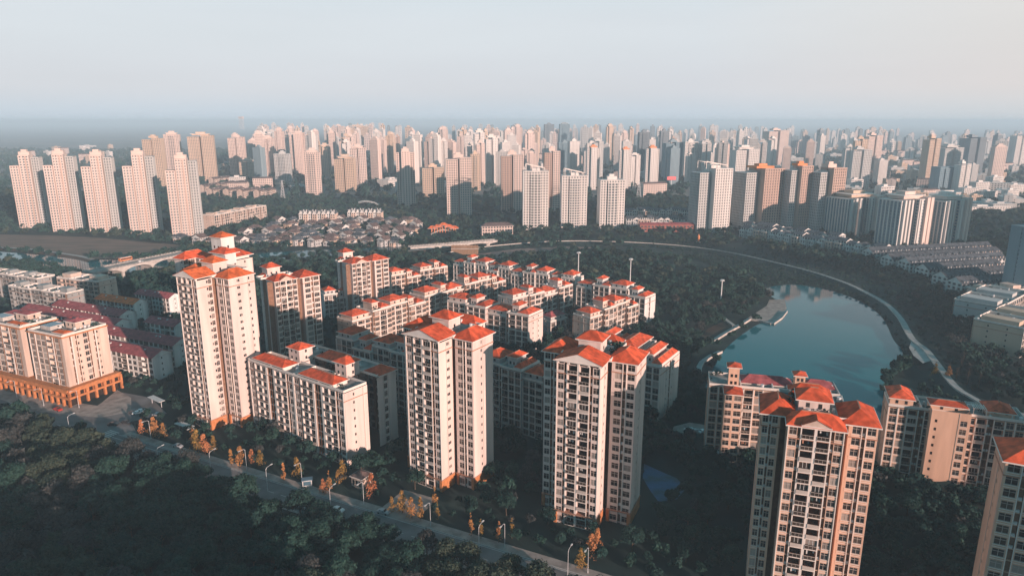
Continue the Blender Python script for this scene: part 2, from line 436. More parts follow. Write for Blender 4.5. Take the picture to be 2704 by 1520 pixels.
def penthouse(root, x0, x1, y0, y1, z, h, tile, rh=1.9, wall=WALL, over=.9):
    b = MB(); b.box(x0, x1, y0, y1, z+.006, z+h, wall, bottom=False)
    for x in (x0+(x1-x0)*.3, x0+(x1-x0)*.7):
        for zz in ((z+1.2, z+2.4),) if h < 5 else ((z+1., z+2.2), (z+3.8, z+5.)):
            b.box(x-.45, x+.45, y0-.04, y0+.1, *zz, GL[0])
    for y in (y0+(y1-y0)*.5,):
        for zz in ((z+1.2, z+2.4),) if h < 5 else ((z+1., z+2.2), (z+3.8, z+5.)):
            b.box(x1-.1, x1+.04, y-.45, y+.45, *zz, GL[0])
    p = b.build('penthouse', root)
    r = MB(); r.hip(x0, x1, y0, y1, z+h+.004, rh, tile, over); r.build('roof', p)
    return p
def hiproof(root, x0, x1, y0, y1, z, h, tile=TILE, over=.8):
    r = MB(); r.hip(x0, x1, y0, y1, z+.004, h, tile, over); return r.build('roof', root)
def belt(b, x0, x1, y0, y1, z, mat=BELT, pr=.16, th=.3):
    b.box(x0-pr, x1+pr, y0-pr, y1+pr, z, z+th, mat)

FR9 = [('P', .25), ('W', 2.5), ('A', .9), ('P', .35), ('B', 3.5), ('P', .8), ('B', 3.5), ('P', .35), ('A', .9), ('W', 2.5), ('P', .25)]
RW = [('S', .8), ('W', 2.7), ('P', .2), ('A', 1.0), ('P', .2), ('W', 2.7), ('S', .25)]
def estate_tower(label, FL, ang, wF=14.5, nf=18, fh=3., wall=WALL, setback=7., wl=7.6, gap=1.1, dF=7., flank='G', wingflank=None, detail=2, front='gable', tile=TILE,
                 rear=True, left=True, wll=6.2, ph=4.6, extra=None, group='red roofed towers of the estate', plinth=4.2, flankcols=None):
    root = thing('apartment_tower', label, 'tower', (*FL, 0), R(ang), group)
    o = (*FL, R(ang)); z = nf*fh
    f = Facades(wall, detail); wll = wl if wll is None else wll
    fl = flankcols or [('S', dF*.55), (flank, 1.7), ('S', dF*.45-1.7)]
    wf = wingflank or [('S', 4.2), ('N', 1.2), ('S', 6.)]
    xr0, xr1 = wF+gap, wF+gap+wl; xl1, xl0 = -gap, -gap-wll
    yb = setback+12.
    f.rect(0, wF, 0, dF, 0, nf, fh, FR9, fl, '', fl[::-1])
    # core behind the wings, its narrow slots in brown render
    f.rect(.4, wF-.4, dF, yb+4, 0, nf, fh, '', [('S', 1)], RW, [('S', 1)], NICHE)
    f.rect(-gap, .4, setback+3., yb-2, 0, nf, fh, [('S', 1)], '', '', '', NICHE)
    f.rect(wF-.4, wF+gap, setback+3., yb-2, 0, nf, fh, [('S', 1)], '', '', '', NICHE)
    f.rect(xr0, xr1, setback, yb, 0, nf, fh, RW, wf, RW, [('S', 1)])
    if left: f.rect(xl0, xl1, setback, yb, 0, nf, fh, RW[::-1], [('S', 1)], RW, wf[::-1])
    if rear: f.rect(1.5, wF-1.5, yb+4, yb+9, 0, nf, fh, '', fl, FR9, fl[::-1])
    foot(o, xl0 if left else 0, xr1, 0, yb+9)
    bt = MB()
    wings = [(xr0, xr1, setback, yb)]+([(xl0, xl1, setback, yb)] if left else [])
    for q in [(0, wF, 0, dF)]+wings:
        belt(bt, *q, z-fh-.35)
    bt.build('cornice', root)
    if plinth:
        p = MB()
        for (a, b_, c, d_) in ((0, wF, 0, dF), (xr0, xr1, setback, yb), (xl0, xl1, setback, yb)):
            for qx in ((a-.12, a+.9, c-.45, c+.5), (b_-.9, b_+.12, c-.45, c+.5)): p.box(*qx, 0, plinth, STONE)
            p.box(b_-.3, b_+.12, c+.5, d_, 0, plinth, STONE); p.box(a-.12, a+.3, c+.5, d_, 0, plinth, STONE)
            p.box(a-.2, b_+.2, c-.55, d_+.1, plinth, plinth+.3, BELT)
        p.build('plinth', root)
    deck(root, [(-gap, wF+gap, dF-.6, yb+4)], z+.3, 16)
    if front == 'gable':
        r = MB(); r.gable(.2, wF-.2, 0, dF+1, z+1.1, 2.7, tile, TRIM, 'y', 1.1)
        for x in (.3, wF*.27, wF*.5, wF*.73, wF-.3): r.box(x-.3, x+.3, -.3, .3, z-.02, z+.85, TRIM)
        r.build('roof', root)
    else:
        hiproof(root, .2, wF-.2, .2, dF+.5, z, 2.6, tile)
        r = MB(); r.gable(wF*.27, wF*.73, -.6, 2.5, z+.9, 1.7, tile, WALLP, 'y', .5); r.build('roof', root)
    hiproof(root, xr0-1.4, xr1, setback, yb, z, 2.9, tile)
    if left: hiproof(root, xl0, xl1+(3. if wll < 5 else 1.4), setback, yb, z, 2.9, tile)
    if rear: hiproof(root, 1.5, wF-1.5, yb+3, yb+9, z, 2.6, tile)
    penthouse(root, wF*.5-3.6, wF*.5+3.6, dF+3, dF+9.5, z+.3, ph, tile, 2.2)
    if extra: extra(root, f, z, o, nf, fh)
    f.finish(root)
    return root

UNIT = [('W', 2.3), ('P', .4), ('B', 3.), ('P', .4), ('W', 2.3), ('A', .8)]
UNIT2 = [('P', .35), ('V', 2.6), ('P', .35), ('V', 2.6), ('P', .35), ('B', 2.8), ('P', .35), ('A', .8)]
ENDC = [('S', 3.), ('N', 1.2), ('S', 3.2), ('N', 1.2), ('S', 3.)]
def slab_block(label, FL, ang, L, dep=12., nf=7, fh=2.95, wall=WALL, unit=UNIT, jog=1.2, uw=None, detail=1, tile=TILE, roofs='estate', name='apartment_block',
               group='red roofed blocks of the estate', end=ENDC, extra=None, turret=2.6, base=None):
    root = thing(name, label, 'apartment block', (*FL, 0), R(ang), group)
    o = (*FL, R(ang)); z = nf*fh
    f = Facades(wall, detail)
    uw = uw or 11.; n = max(1, round(L/uw)); uw = L/n
    foot(o, 0, L, -jog, dep)
    rects = []
    zs = []
    for i in range(n):
        yo = -jog if (i % 2 and jog) else 0.
        x0, x1 = i*uw, (i+1)*uw
        ni = nf-1 if roofs == 'estate' and (i*5+len(label)) % 3 == 1 else nf; zs.append(ni*fh)
        if roofs == 'estate':
            f.rect(x0, x1, yo, dep, 0, ni, fh, unit if i % 2 == 0 else unit[::-1], end if i == n-1 else [('S', 1)], unit, end if i == 0 else [('S', 1)])
            rects.append((x0+.01, x1-.01, yo, dep)); continue
        f.rect(x0, x1, yo, dep, 0, nf, fh, unit if i % 2 == 0 else unit[::-1], end if i == n-1 else ([('S', 1)] if yo == -jog and jog else ''), unit, end if i == 0 else ([('S', 1)] if yo == -jog and jog else ''))
        rects.append((x0+.01, x1-.01, yo, dep))
    if base:
        bm = MB(); bm.box(-.3, L+.3, -jog-.35, dep+.3, 0, base, STONE); bm.build('plinth', root)
    cb = MB()
    for q, z in zip(rects, zs): belt(cb, q[0], q[1], q[2], q[3], z-fh-.1, BELT, .18, .28)
    cb.build('cornice', root)
    deck(root, rects, zs, 5)
    for i, (x0, x1, y0, y1) in enumerate(rects):
        z = zs[i]
        if roofs == 'estate':
            # stepped top: half of each unit carries a set-back floor under a hipped roof
            if i % 2 == 0:
                penthouse(root, x0+1, x1-1.5, y0+.8, y1-2.5, z+.25, 2.7, tile, 2.3, wall, .8)
            else:
                penthouse(root, x0+2, x0+6.2, y0+3, y1-4, z+.25, turret+1.6, tile, 1.5, wall, .7)
                hiproof(root, x0+6.8, x1-.6, y0+1, y1-1.5, z+1.2, 1.8, tile, .5)
        elif roofs == 'flat' and i % 2 == 0:
            b = MB(); b.box(x0+2, x1-3, y0+3, y1-3, z+.26, z+3., wall); b.build('penthouse', root)
    z = nf*fh
    if extra: extra(root, f, z, o, nf, fh)
    f.finish(root)
    return root
def barrack(label, FR, ang, L, dep=10., nf=4, fh=3., tile=TILEM, wall=WALLB, group='long low rows with dull red roofs', rh=2.6):
    """long row house; FR is its front right corner"""
    c, s = math.cos(R(ang)), math.sin(R(ang))
    FL = (FR[0]-L*c, FR[1]-L*s)
    root = thing('row_block', label, 'row block', (*FL, 0), R(ang), group)
    f = Facades(wall, 1); n = max(2, round(L/7.)); foot((*FL, R(ang)), 0, L, 0, dep)
    cols = []
    for i in range(n): cols += [('W', 2.1), ('S', .5), ('V', 2.2), ('P', .35)] if i % 2 else [('B', 2.6), ('P', .35), ('W', 2.0), ('S', .4)]
    e = [('S', 3), ('N', 1.4), ('S', 3.5)]
    f.rect(0, L, 0, dep, 0, nf, fh, cols, e, cols, e)
    r = MB(); r.gable(0, L, 0, dep, nf*fh+.01, rh, tile, wall, 'x', .9)
    for i in range(3): x = L*rng.uniform(.1, .9); r.box(x, x+.8, dep*.3, dep*.3+.8, nf*fh+.5, nf*fh+rh*.9, ACM)
    r.build('roof', root); f.finish(root)
    return root
# ------------------------------------------------------------------ the estate with the red roofs
def t1_extra(root, f, z, o, nf, fh):
    f.rect(-36.5, -30., 24., 37., 0, nf, fh, [('S', 3.8), ('N', 1.2), ('S', .6)], [('W', 2.), ('A', 1), ('W', 2.), ('S', 3), ('B', 3)], '', [('S', 1)])
    f.rect(-30., -8., 30., 44., 0, nf, fh, UNIT*2, ENDC, '', ENDC)
    hiproof(root, -36.5, -29., 24., 37., z, 2.9)
    hiproof(root, -29, -18., 30., 43., z, 2.9)
    hiproof(root, -18, -8., 30.5, 43.5, z+1.5, 3.)
    hiproof(root, -13.5, -4., 26.5, 33., z+4.5, 2.2); b = MB(); b.box(-13, -4.5, 27, 32.5, z-.2, z+4.5, WALLW); b.build('penthouse', root)
    deck(root, [(-20, -9, 31, 43)], z+.2, 8)
    penthouse(root, -25.5, -18.5, 36, 43, z+.3, 8.8, TILEO, 2.2, WALLW)
    foot(o, -37, -7, 23, 45)
estate_tower('tallest red roofed tower of the estate with broad white flank and high lift house', (-135.2, 268.2), -30., 12.4, 22, 2.89, WALL, 8., 7.6, 1.1, 7., 'N',
             [('S', 4.2), ('G', 1.6), ('S', 4.4), ('N', 1.), ('S', 2.)], 2, 'gable', TILEO, wll=7.6, rear=False, extra=t1_extra,
             flankcols=[('S', 4.2), ('N', .9), ('W', 1.6), ('S', .3)])
estate_tower('red roofed tower with front gable standing behind the row of orange trees and guard hut', (-36.2, 221.2), -33., 14.5, 18, 3., WALL, 7.2, 7.2, 1.1, 7., 'G', detail=2)
estate_tower('gabled red roofed tower standing between the guard hut tower and the peach tower', (13.6, 195.5), -25., 13.9, 18, 3., WALL, 7.6, 7.6, 1.1, 6.8, 'N', detail=2)
estate_tower('peach red roofed tower with hipped front in the dark trees below the lake', (67.2, 153.4), -19., 12.6, 18, 2.95, WALLO, 5.2, 6.4, 1.5, 6.4, 'N', detail=2, front='hip', plinth=0, wll=4.4, ph=3.)
estate_tower('peach tower cut by the picture edge, red hip roof over shaded front', (113.6, 126.3), -27., 13., 18, 2.95, WALLO, 5., 8., 1.6, 15., 'N', detail=2, front='hip', plinth=0, wll=8.,
             flankcols=[('S', 6.), ('N', 1.2), ('S', 7.8)])
estate_tower('fourteen storey red roofed tower with blank pinkish flank behind the tallest tower', (-124, 347), 45., 12.5, 14, 3.07, WALL, -.6, 10., 3., 10., 'N', detail=1, front='hip', plinth=0,
             flankcols=[('S', 6.), ('N', 1.), ('S', 3.)], wingflank=[('S', 6.), ('N', 1.), ('S', 3.)], left=False)
estate_tower('twelve storey red roofed tower with blank pale flank near the river bank', (-102, 426), 45., 13.5, 12, 3.0, WALL, -.6, 11., 3., 12., 'N', detail=1, front='hip', plinth=0,
             flankcols=[('S', 7.), ('N', 1.), ('S', 4.)], wingflank=[('S', 7.), ('N', 1.), ('S', 4.)], left=False)

# the nine storey block by the road: two bars joined by stair towers
def mid4_extra(root, f, z, o, nf, fh):
    f.rect(6, 57, 18., 28., 0, nf, fh, '', [('S', 3), ('W', 1.8), ('S', 4)], UNIT*4, [('S', 1)])
    f.rect(12, 20, 11, 18, 0, nf, fh, '', [('S', 1)], '', [('S', 1)]); f.rect(38, 46, 11, 18, 0, nf, fh, '', [('S', 1)], '', [('S', 1)])
    hiproof(root, 3, 22.5, .6, 7.5, z+1.6, 1.9, TILE, .6); hiproof(root, 33, 52.5, .6, 7.5, z+1.6, 1.9, TILE, .6)
    b = MB()
    for x in (3.2, 22.3, 33.2, 52.3): b.box(x-.3, x+.3, .8, 7.3, z+.3, z+1.6, TRIM)
    b.build('parapet', root)
    penthouse(root, 13, 20, 10.5, 17, z+.3, 5.4, TILE, 1.9); penthouse(root, 42, 48.5, 10.5, 17, z+.3, 5.4, TILE, 1.9)
    hiproof(root, 20, 33, 19., 27.5, z+.6, 2.4); hiproof(root, 49, 57.5, 19., 27.5, z+.6, 2.4)
    deck(root, [(6, 57, 18, 28)], z+.3, 14)
    foot(o, 0, 60, 0, 29)
UM = [('P', .4), ('W', 2.2), ('A', .9), ('P', .4), ('B', 2.7), ('P', .4), ('B', 2.5), ('P', .9), ('S', .3), ('A', 1.3)]
slab_block('nine storey red roofed block beside the road with two small rooftop towers', (-108.7, 266.2), -36.2, 59., 11., 9, 3.2, WALL, UM, 0., 14.75, 2, roofs='none',
           end=[('S', 4.2), ('N', 1.), ('S', 4.2), ('P', .3), ('S', 1.6)], extra=mid4_extra)

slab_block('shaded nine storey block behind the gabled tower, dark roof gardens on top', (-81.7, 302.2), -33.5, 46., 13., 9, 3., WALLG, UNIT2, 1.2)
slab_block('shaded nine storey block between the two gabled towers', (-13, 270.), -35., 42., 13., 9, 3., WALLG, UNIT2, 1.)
slab_block('white ended nine storey block behind the eastern gabled tower', (26., 295.), -33., 44., 22., 9, 3., WALL, UNIT2, 1.2, end=[('S', 6.), ('N', 1.), ('S', 2.), ('A', 1.), ('S', 1.6), ('N', 1.), ('S', 6.)])
slab_block('seven storey block with shaded pillared front and white sunlit end', un(1181, 798, 20.3), -33.5, 58., 13.5, 7, 2.95, WALL, UNIT2, 1.5, 14.5)
slab_block('long cream block facing the sun behind the twin roofed fourteen storey tower', un(929, 840, 20.3), 51., 82., 13.5, 7, 2.95, WALLP, UNIT, 1.2, 13.6)
slab_block('cream sunlit block running away from its peach end wall by the park', un(1559, 834, 18.), 44., 44., 13., 6, 3.2, WALLP, UNIT, 1.4, 11.)
slab_block('outermost red roofed block at the park edge with sunlit stepped end', un(1522, 750, 18.), -38., 52., 13., 6, 3.2, WALLW, UNIT2, 1.2, 13., end=[('S', 4.5), ('A', 1.), ('S', 5.5)])
slab_block('small sunlit block with stepped red roofs in the middle court', un(1186, 766, 18.), 43., 49., 13., 6, 3.2, WALLP, UNIT, 1.2, 12.2)
slab_block('sunlit block behind the pillared front, ending in white columns', un(1354, 798, 18.), 45., 55., 13., 6, 3.2, WALL, UNIT, 1.2, 13.7)
slab_block('far white pillared block at the river end of the estate', un(1197, 693, 18.), -38., 56., 13., 6, 3.2, WALLW, UNIT2, 1., 11.2)
slab_block('white pillared block in line before the first floodlight mast', un(1349, 719, 18.), -35., 53., 13., 6, 3.2, WALLW, UNIT2, 1., 10.6)
slab_block('far sunlit block with red roof pieces beside the twelve storey tower', un(1034, 735, 18.), 42., 48., 13., 6, 3.2, WALLP, UNIT, 1., 12.)
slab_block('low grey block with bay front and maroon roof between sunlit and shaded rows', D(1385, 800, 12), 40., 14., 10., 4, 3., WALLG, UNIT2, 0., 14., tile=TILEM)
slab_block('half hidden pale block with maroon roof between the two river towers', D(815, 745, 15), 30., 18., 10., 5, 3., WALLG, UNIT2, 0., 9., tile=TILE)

def r1_extra(root, f, z, o, nf, fh):
    f.rect(5.5, 11.5, -7., -.01, 0, nf, fh, [('W', 2.), ('S', .3), ('W', 2.2)], [('S', 1), ('B', 3), ('S', 1)], '', [('S', 1)], WALLO)
    foot(o, 5, 12, -7, 0)
    hiproof(root, 5.5, 11.5, -7., 0, z, 1.5, TILE, .6)
    penthouse(root, 6.8, 10.6, .5, 4.5, z+.3, 7.6, TILE, 1.3, WALLO, .9)
    penthouse(root, 30.5, 34, 2., 6., z+.3, 5.8, TILE, 1.2, WALLO, .8)
    hiproof(root, 12, 30, 5, 12, z+.5, 2.2, TILEM); hiproof(root, 34, 45, 5, 12, z+.5, 2.2, TILEM)
slab_block('shaded block on the lake shore with two slim roof turrets and sunlit balcony wing', D(1784, 970, 27), -14., 46., 13., 9, 3., WALLO, UNIT2, 0., 11.5, 2, roofs='none', extra=r1_extra)
def r2_extra(root, f, z, o, nf, fh):
    f.rect(12.5, 24, -4., -.01, 0, nf, fh, [('S', .6), ('N', 1.2), ('S', 4.6), ('W', 1.8), ('S', .5)], [('S', 1)], '', [('S', 1)], WALLO, 2.5)
    foot(o, 12, 24, -5, 0)
    penthouse(root, .3, 7.5, .4, 11, z+.3, 2.9, TILE, 2.4, WALLO, .7); penthouse(root, 12.8, 23.7, .05, 6, z+.3, 2.3, TILE, 1.1, WALLO, .5); penthouse(root, 30, 38, 2.5, 11, z+.3, 1.6, TILE, 2.3, WALLO, .7)
    b = MB()
    for k in range(7): b.box(25.5+k*.6, 25.7+k*.6, .5, 5., z+3., z+3.25, TRIM)
    for x in (25.5, 29.2):
        for y in (.6, 4.8): b.box(x, x+.25, y, y+.25, z+.3, z+2.99, TRIM)
    b.build('pergola', root)
slab_block('shaded block by the lake with a blank tan stair bay dotted with small windows', D(2235, 1022, 27), -21., 41., 12., 9, 3., WALLO, UNIT2, 0., 11.5, 2, roofs='none', extra=r2_extra)

# ------------------------------------------------------------------ western quarter: shop blocks, rows, grey flats
def podium_block(label, FLc, ang, L, dep, nf, fh, base_h, Lb, xb):
    root = thing('shop_block', label, 'apartment block', (*FLc, 0), R(ang), 'pink blocks on an orange shop base')
    o = (*FLc, R(ang)); z0 = base_h
    foot(o, xb, xb+Lb, -3, dep+3)
    f = Facades(WALLP, 2)
    cf = [('P', .3), ('V', 2.1), ('A', .7), ('P', .3), ('V', 2.2), ('S', .3), ('V', 2.2), ('A', .7), ('P', .35), ('B', 2.6), ('P', .35), ('A', .6), ('V', 2.1), ('A', .5), ('S', 1.4)]
    cr = [('S', 2.6), ('A', .5), ('P', .4), ('S', 1.2), ('A', .5), ('N', 1.2), ('S', 1.2), ('W', 1.8), ('A', .5), ('S', 1.8), ('A', .5), ('P', .4), ('N', 1.2), ('S', 3.4)]
    f.rect(0, L, 0, dep, z0, nf, fh, cf, cr, cf, [('S', 2), ('N', 1.2), ('S', 2), ('V', 2), ('S', 2), ('N', 1.2), ('S', 2)])
    z = z0+nf*fh
    b = MB()
    def arcade(x0, y0, x1, y1):
        Ln = math.hypot(x1-x0, y1-y0); n = max(2, round(Ln/4.)); dx, dy = (x1-x0)/n, (y1-y0)/n; nx, ny = dy/(Ln/n), -dx/(Ln/n)
        for i in range(n+1):
            x, y = x0+dx*i, y0+dy*i; b.box(x-.5, x+.5, y-.5, y+.5, 0, z0-.9, STONE)
        for za, zb in ((3.6, 4.5), (z0-1.5, z0-.02)):
            b.bar((x0+nx*.15, y0+ny*.15, (za+zb)/2), (x1+nx*.15, y1+ny*.15, (za+zb)/2), .9 if abs(dx) > abs(dy) else .9, zb-za, STONE)
        for i in range(n*2):
            t = (i+.5)/2; x, y = x0+dx*t, y0+dy*t
            b.bar((x-nx*.3, y-ny*.3, 4.5), (x-nx*.3, y-ny*.3, z0-1.5), .3, .3, STONE)
    x0, x1 = xb, xb+Lb
    b.box(x0+1, x1-1, -1.6, dep+.6, 0, z0-.05, GL[1], top=DECK)
    arcade(x0, -2.6, x1, -2.6); arcade(x1, -2.6, x1, dep+1.6)
    b.box(x0-.4, x1+.5, -3.2, dep+2., z0-.012, z0+.25, STONE)
    b.build('shop_base', root)
    c = MB()
    for q in ((-.5, L+.5, -.5, dep+.5),): c.box(*q, z, z+.5, STONE)
    c.build('cornice', root)
    deck(root, [(0, L, 0, dep)], z+.52, 22, plants=True)
    penthouse(root, L*.45, L*.75, dep*.5, dep*.85, z+.55, 3., TILEM, .9, WALLP, .5)
    hiproof(root, L*.05, L*.35, dep*.62, dep*.98, z+1.5, 1.2, TILEM, .3); hiproof(root, L*.62, L*.95, dep*.08, dep*.3, z+1.2, .8, TILEO, .3)
    p = MB()
    p.box(L*.12, L*.4, dep*.2, dep*.5, z+.53, z+2.4, CONC, top=GLB); p.build('skylight', root)
    f.finish(root)
PA = -24.7
pc = (-199.5, 288.5)
_c, _s = math.cos(R(PA)), math.sin(R(PA))
podium_block('pink ten storey block on the corner of the orange shop base', (pc[0]-24*_c, pc[1]-24*_s), PA, 24., 21., 8, 2.9, 8., 29.6, -3.)
podium_block('pink ten storey block further along the orange shop base, cut by the picture edge', (pc[0]-61*_c, pc[1]-61*_s), PA, 31., 17., 8, 2.95, 8., 33.8, -.5)

def Z(x, y, z): return un(x/2.896, 600+y/2.896, z)
barrack('nearest maroon roofed row with grey end wall by the orange shop base', Z(1165, 1000, 12), -24., 52., 11.)
barrack('maroon roofed row second from the orange shop base', Z(1325, 905, 12), -24., 66., 11.)
barrack('maroon roofed row ending in a white gable behind the pink corner block', Z(915, 680, 12), -24., 62., 11.)
barrack('bright orange roofed row below the arched bridge', Z(1020, 590, 12), -24., 36., 10., tile=TILEO)
barrack('maroon roofed row nearest the river bank', Z(1290, 545, 12), -24., 32., 10.)
barrack('short maroon roofed row half hidden by the tallest tower', Z(1335, 760, 12), -24., 24., 10.)
barrack('maroon roofed row directly behind the pink corner block', Z(870, 752, 12), -24., 84., 11.)
def grey_flat(label, FL, ang, L, dep, nf, wall=FLATG): return slab_block(label, FL, ang, L, dep, nf, 2.95, wall, [('W', 2.1), ('S', .4), ('B', 2.6), ('S', .4), ('W', 2.1), ('A', .8)], 1., 11., roofs='flat', name='grey_apartment_block', group='grey flat roofed blocks by the river')
grey_flat('grey flat roofed block right at the water edge', Z(-150, 330, 19), -22., 62., 12., 6)
grey_flat('grey flat roofed block with balconies in front of the waterside block', Z(60, 440, 19), -22., 56., 12., 6)
grey_flat('grey flat roofed block with pinkish sunlit end below the arched bridge', Z(430, 375, 22), -20., 38., 14., 7, WALLP)
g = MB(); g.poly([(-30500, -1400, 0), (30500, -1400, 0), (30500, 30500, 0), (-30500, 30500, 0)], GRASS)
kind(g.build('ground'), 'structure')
PLAIN = pmat('far_plain', (.27, .22, .20), .95, .3, .0035, (1, 2.2, 1), col2=(.08, .115, .11), detail=9)
g = MB(); g.poly([(-30400, 1150, .02), (30400, 1150, .02), (30400, 30400, .02), (-30400, 30400, .02)], PLAIN); kind(g.build('far_plain'), 'structure')
# ------------------------------------------------------------------ high-rises beyond the river, each one a thing
def bay(b, x0, x1, y0, y1, z0, z1, fh, wall, glass=GLF, ratio=.5, band=.42, step=3.4, cap=True, sides='frlb', blank='', slot=.5, frame=None):
    """one block: dark glazing set back behind piers and floor bands; a blank side is wall with one slot of windows"""
    frame = frame or wall
    b.box(x0+.5, x1-.5, y0+.5, y1-.5, z0, z1-.02, glass, bottom=False)
    n = max(1, round((z1-z0)/fh)); fh = (z1-z0)/n
    for i in range(n):
        z = z0+i*fh; b.box(x0, x1, y0, y1, z, z+fh*band, wall, bottom=False)
    def piers(ax, ay, bx, by, bl):
        Ln = math.hypot(bx-ax, by-ay); dx, dy = (bx-ax)/Ln, (by-ay)/Ln; nx, ny = dy, -dx
        def pier(u0, u1):
            p = []
            for u, o in ((u0, .15), (u1, .15), (u1, -.52), (u0, -.52)): p.append((ax+dx*u+nx*o, ay+dy*u+ny*o))
            for k in (3, 0, 1):
                q, r_ = p[k], p[(k+1) % 4]; b.poly([(*q, z0), (*r_, z0), (*r_, z1), (*q, z1)], frame)
            b.poly([(*p[i], z1) for i in range(4)], frame)
        if bl:
            g = .9; pier(-.14, Ln*slot-g/2); pier(Ln*slot+g/2, Ln+.14)
        else:
            m = max(2, round(Ln/step)); s_ = Ln/m; pw = s_*ratio
            pier(-.14, pw*.6)
            for k in range(1, m): pier(k*s_-pw/2, k*s_+pw/2)
            pier(Ln-pw*.6, Ln+.14)
    for key, q in (('f', (x0, y0, x1, y0)), ('r', (x1, y0, x1, y1)), ('b', (x1, y1, x0, y1)), ('l', (x0, y1, x0, y0))):
        if key in sides: piers(*q, key in blank)
    if cap: b.box(x0-.2, x1+.2, y0-.2, y1+.2, z1+.006, z1+1.1, frame)
def crown(kind_, w, d, z, wall, root=None, mb=None):
    b = mb or MB()
    if kind_ == 'box':
        b.box(-w*.22, w*.22, d*.3, d*.8, z+1.12, z+5, wall); b.box(-w*.12, w*.1, d*.4, d*.7, z+5.01, z+7.5, wall)
    elif kind_ == 'hat':
        b.box(-w*.36, w*.36, d*.15, d*.85, z+1.12, z+4, wall); b.box(-w*.42, w*.42, d*.08, d*.92, z+4.01, z+4.7, TRIM); b.box(-w*.2, w*.2, d*.3, d*.7, z+4.71, z+8, wall)
    elif kind_ == 'fin':     # raking white frame over the roof
        for y in (d*.15, d*.85):
            b.bar((-w*.42, y, z+9), (w*.4, y, z+4.2), .7, .8, TRIM)
            for t in (0, .33, .66, 1): b.bar((-w*.42+w*.82*t, y, z+1), (-w*.42+w*.82*t, y, z+9-4.8*t), .6, .6, TRIM)
        for t in (0, .5, 1): b.bar((-w*.42+w*.82*t, d*.15, z+9-4.8*t), (-w*.42+w*.82*t, d*.85, z+9-4.8*t), .6, .6, TRIM)
        b.box(-w*.15, w*.2, d*.3, d*.7, z+1.12, z+4.4, wall)
    elif kind_ == 'red':
        b.box(-w*.3, w*.3, d*.2, d*.8, z+1.12, z+3.5, FARW['orange']); b.box(-w*.14, w*.14, d*.35, d*.65, z+3.51, z+6, FARW['orange'])
    if mb: return
    b.build('roof_crown', root)
def high_rise(label, x0, x1, yt, yb, style='pink', ang=-25., form='slab', cr='box', group='high-rises across the river', dep=.62, glass=None, accent=None):
    """placed by its foot; width and height follow from where it stands"""
    X, Y = un((x0+x1)/2, yb); fw = Y*CP+(H-20)*SP
    app = (x1-x0)*fw/F; a = R(ang)
    W = app/(math.cos(a)+dep*abs(math.sin(a))); d = W*dep
    Ht = max(20., hgt(Y, yt))
    c, s = math.cos(a), math.sin(a)
    root = thing('high_rise', label, 'tower block', (X+s*d*.2, Y-c*d*.2, 0), a, group)
    foot((X, Y, a), -W/2, W/2, 0, d)
    wall = FARW[style]; gl = glass or (GLB if style == 'blue' else GLF); b = MB(); fh = 3.05
    rt = .48 if style in ('white', 'pink') else .42
    if style == 'blue': rt = .22
    body = Ht-(5 if cr else 1)
    if form == 'slab':
        bay(b, -W/2, W/2, 0, d, 0, body, fh, wall, gl, rt, .45, 3.2, blank='rl')
        bay(b, -W*.2, W*.2, -1.8, -.3, 0, body-3, fh, wall, gl, .3, .35, 3.4)
    elif form == 'step':      # three slabs in echelon, the left one lower
        bay(b, -W/2, -W*.2, -1.5, d*.8, 0, body*.86, fh, FARW['white'], gl, .5, .42, 2.6, blank='l', frame=wall)
        bay(b, -W*.17, W*.2, 0, d, 0, body, fh, FARW['white'], gl, .5, .46, 3.0, blank='r', slot=.7, frame=wall); b.box(W*.06, W*.1, -.5, .2, 0, body, FARW['brown'])
        bay(b, W*.23, W/2, d*.25, d*1.1, 0, body*.97, fh, FARW['grey'], gl, .5, .42, 3., blank='')
    elif form == 'twin':
        bay(b, -W/2, -W*.04, 0, d*.9, 0, body*.97, fh, wall, gl, rt, .45, 3.1, blank='rl')
        bay(b, W*.04, W/2, -d*.12, d*.8, 0, body, fh, accent or wall, gl, rt, .45, 3.1, blank='rl')
        b.box(-W*.1, W*.1, d*.2, d*.7, 0, body*.98, wall)
    elif form == 'duo':      # grey recessed wing beside a paler main slab
        bay(b, -W/2, -W*.16, d*.3, d*1.1, 0, body*.93, fh, FARW['grey'], gl, .42, .42, 2.8)
        bay(b, -W*.1, W/2, 0, d, 0, body, fh, wall, gl, .5, .42, 3.1, blank='l')
        b.box(-W*.18, -W*.08, d*.4, d*.9, 0, body*.97, FARW['grey'])
    elif form == 'striped':   # bright vertical stripes on dark flanks
        bay(b, -W/2, -W*.08, 0, d, 0, body*.98, fh, FARW['blue'], GLB, .34, .34, 4.2, frame=FARW['white'])
        bay(b, W*.08, W/2, -1.5, d*.8, 0, body, fh, FARW['grey'], GLB, .34, .34, 4.2, frame=FARW['white'])
        b.box(-W*.075, W*.075, 3., d*.7, 0, body*.95, FARW['dark'])
        for t in (-.44, -.32, -.2, .12): b.box(W*t, W*t+W*.055, -2.4, 1., 0, body+.8, FARW['white'])
        for t in (.27, .40): b.box(W*t, W*t+W*.1, -4., d*.5, 0, body+2.5, FARW['pink'], top=FARW['pink'])
    elif form == 'cross':
        bay(b, -W/2, W/2, d*.25, d*.75, 0, body, fh, wall, gl, rt, .45, 3.2, blank='rl')
        bay(b, -W*.22, W*.22, 0, d, 0, body+1.5, fh, accent or wall, gl, .7, .5, 3.4)
    b.build('wall', root)
    if cr: crown(cr, W*.9, d, body+(1.5 if form == 'cross' else 0), accent or wall, root)
    return root
def A(x0, x1, yt, yb): return (x0/3.62, x1/3.62, 300+yt/3.62, 300+yb/3.62)
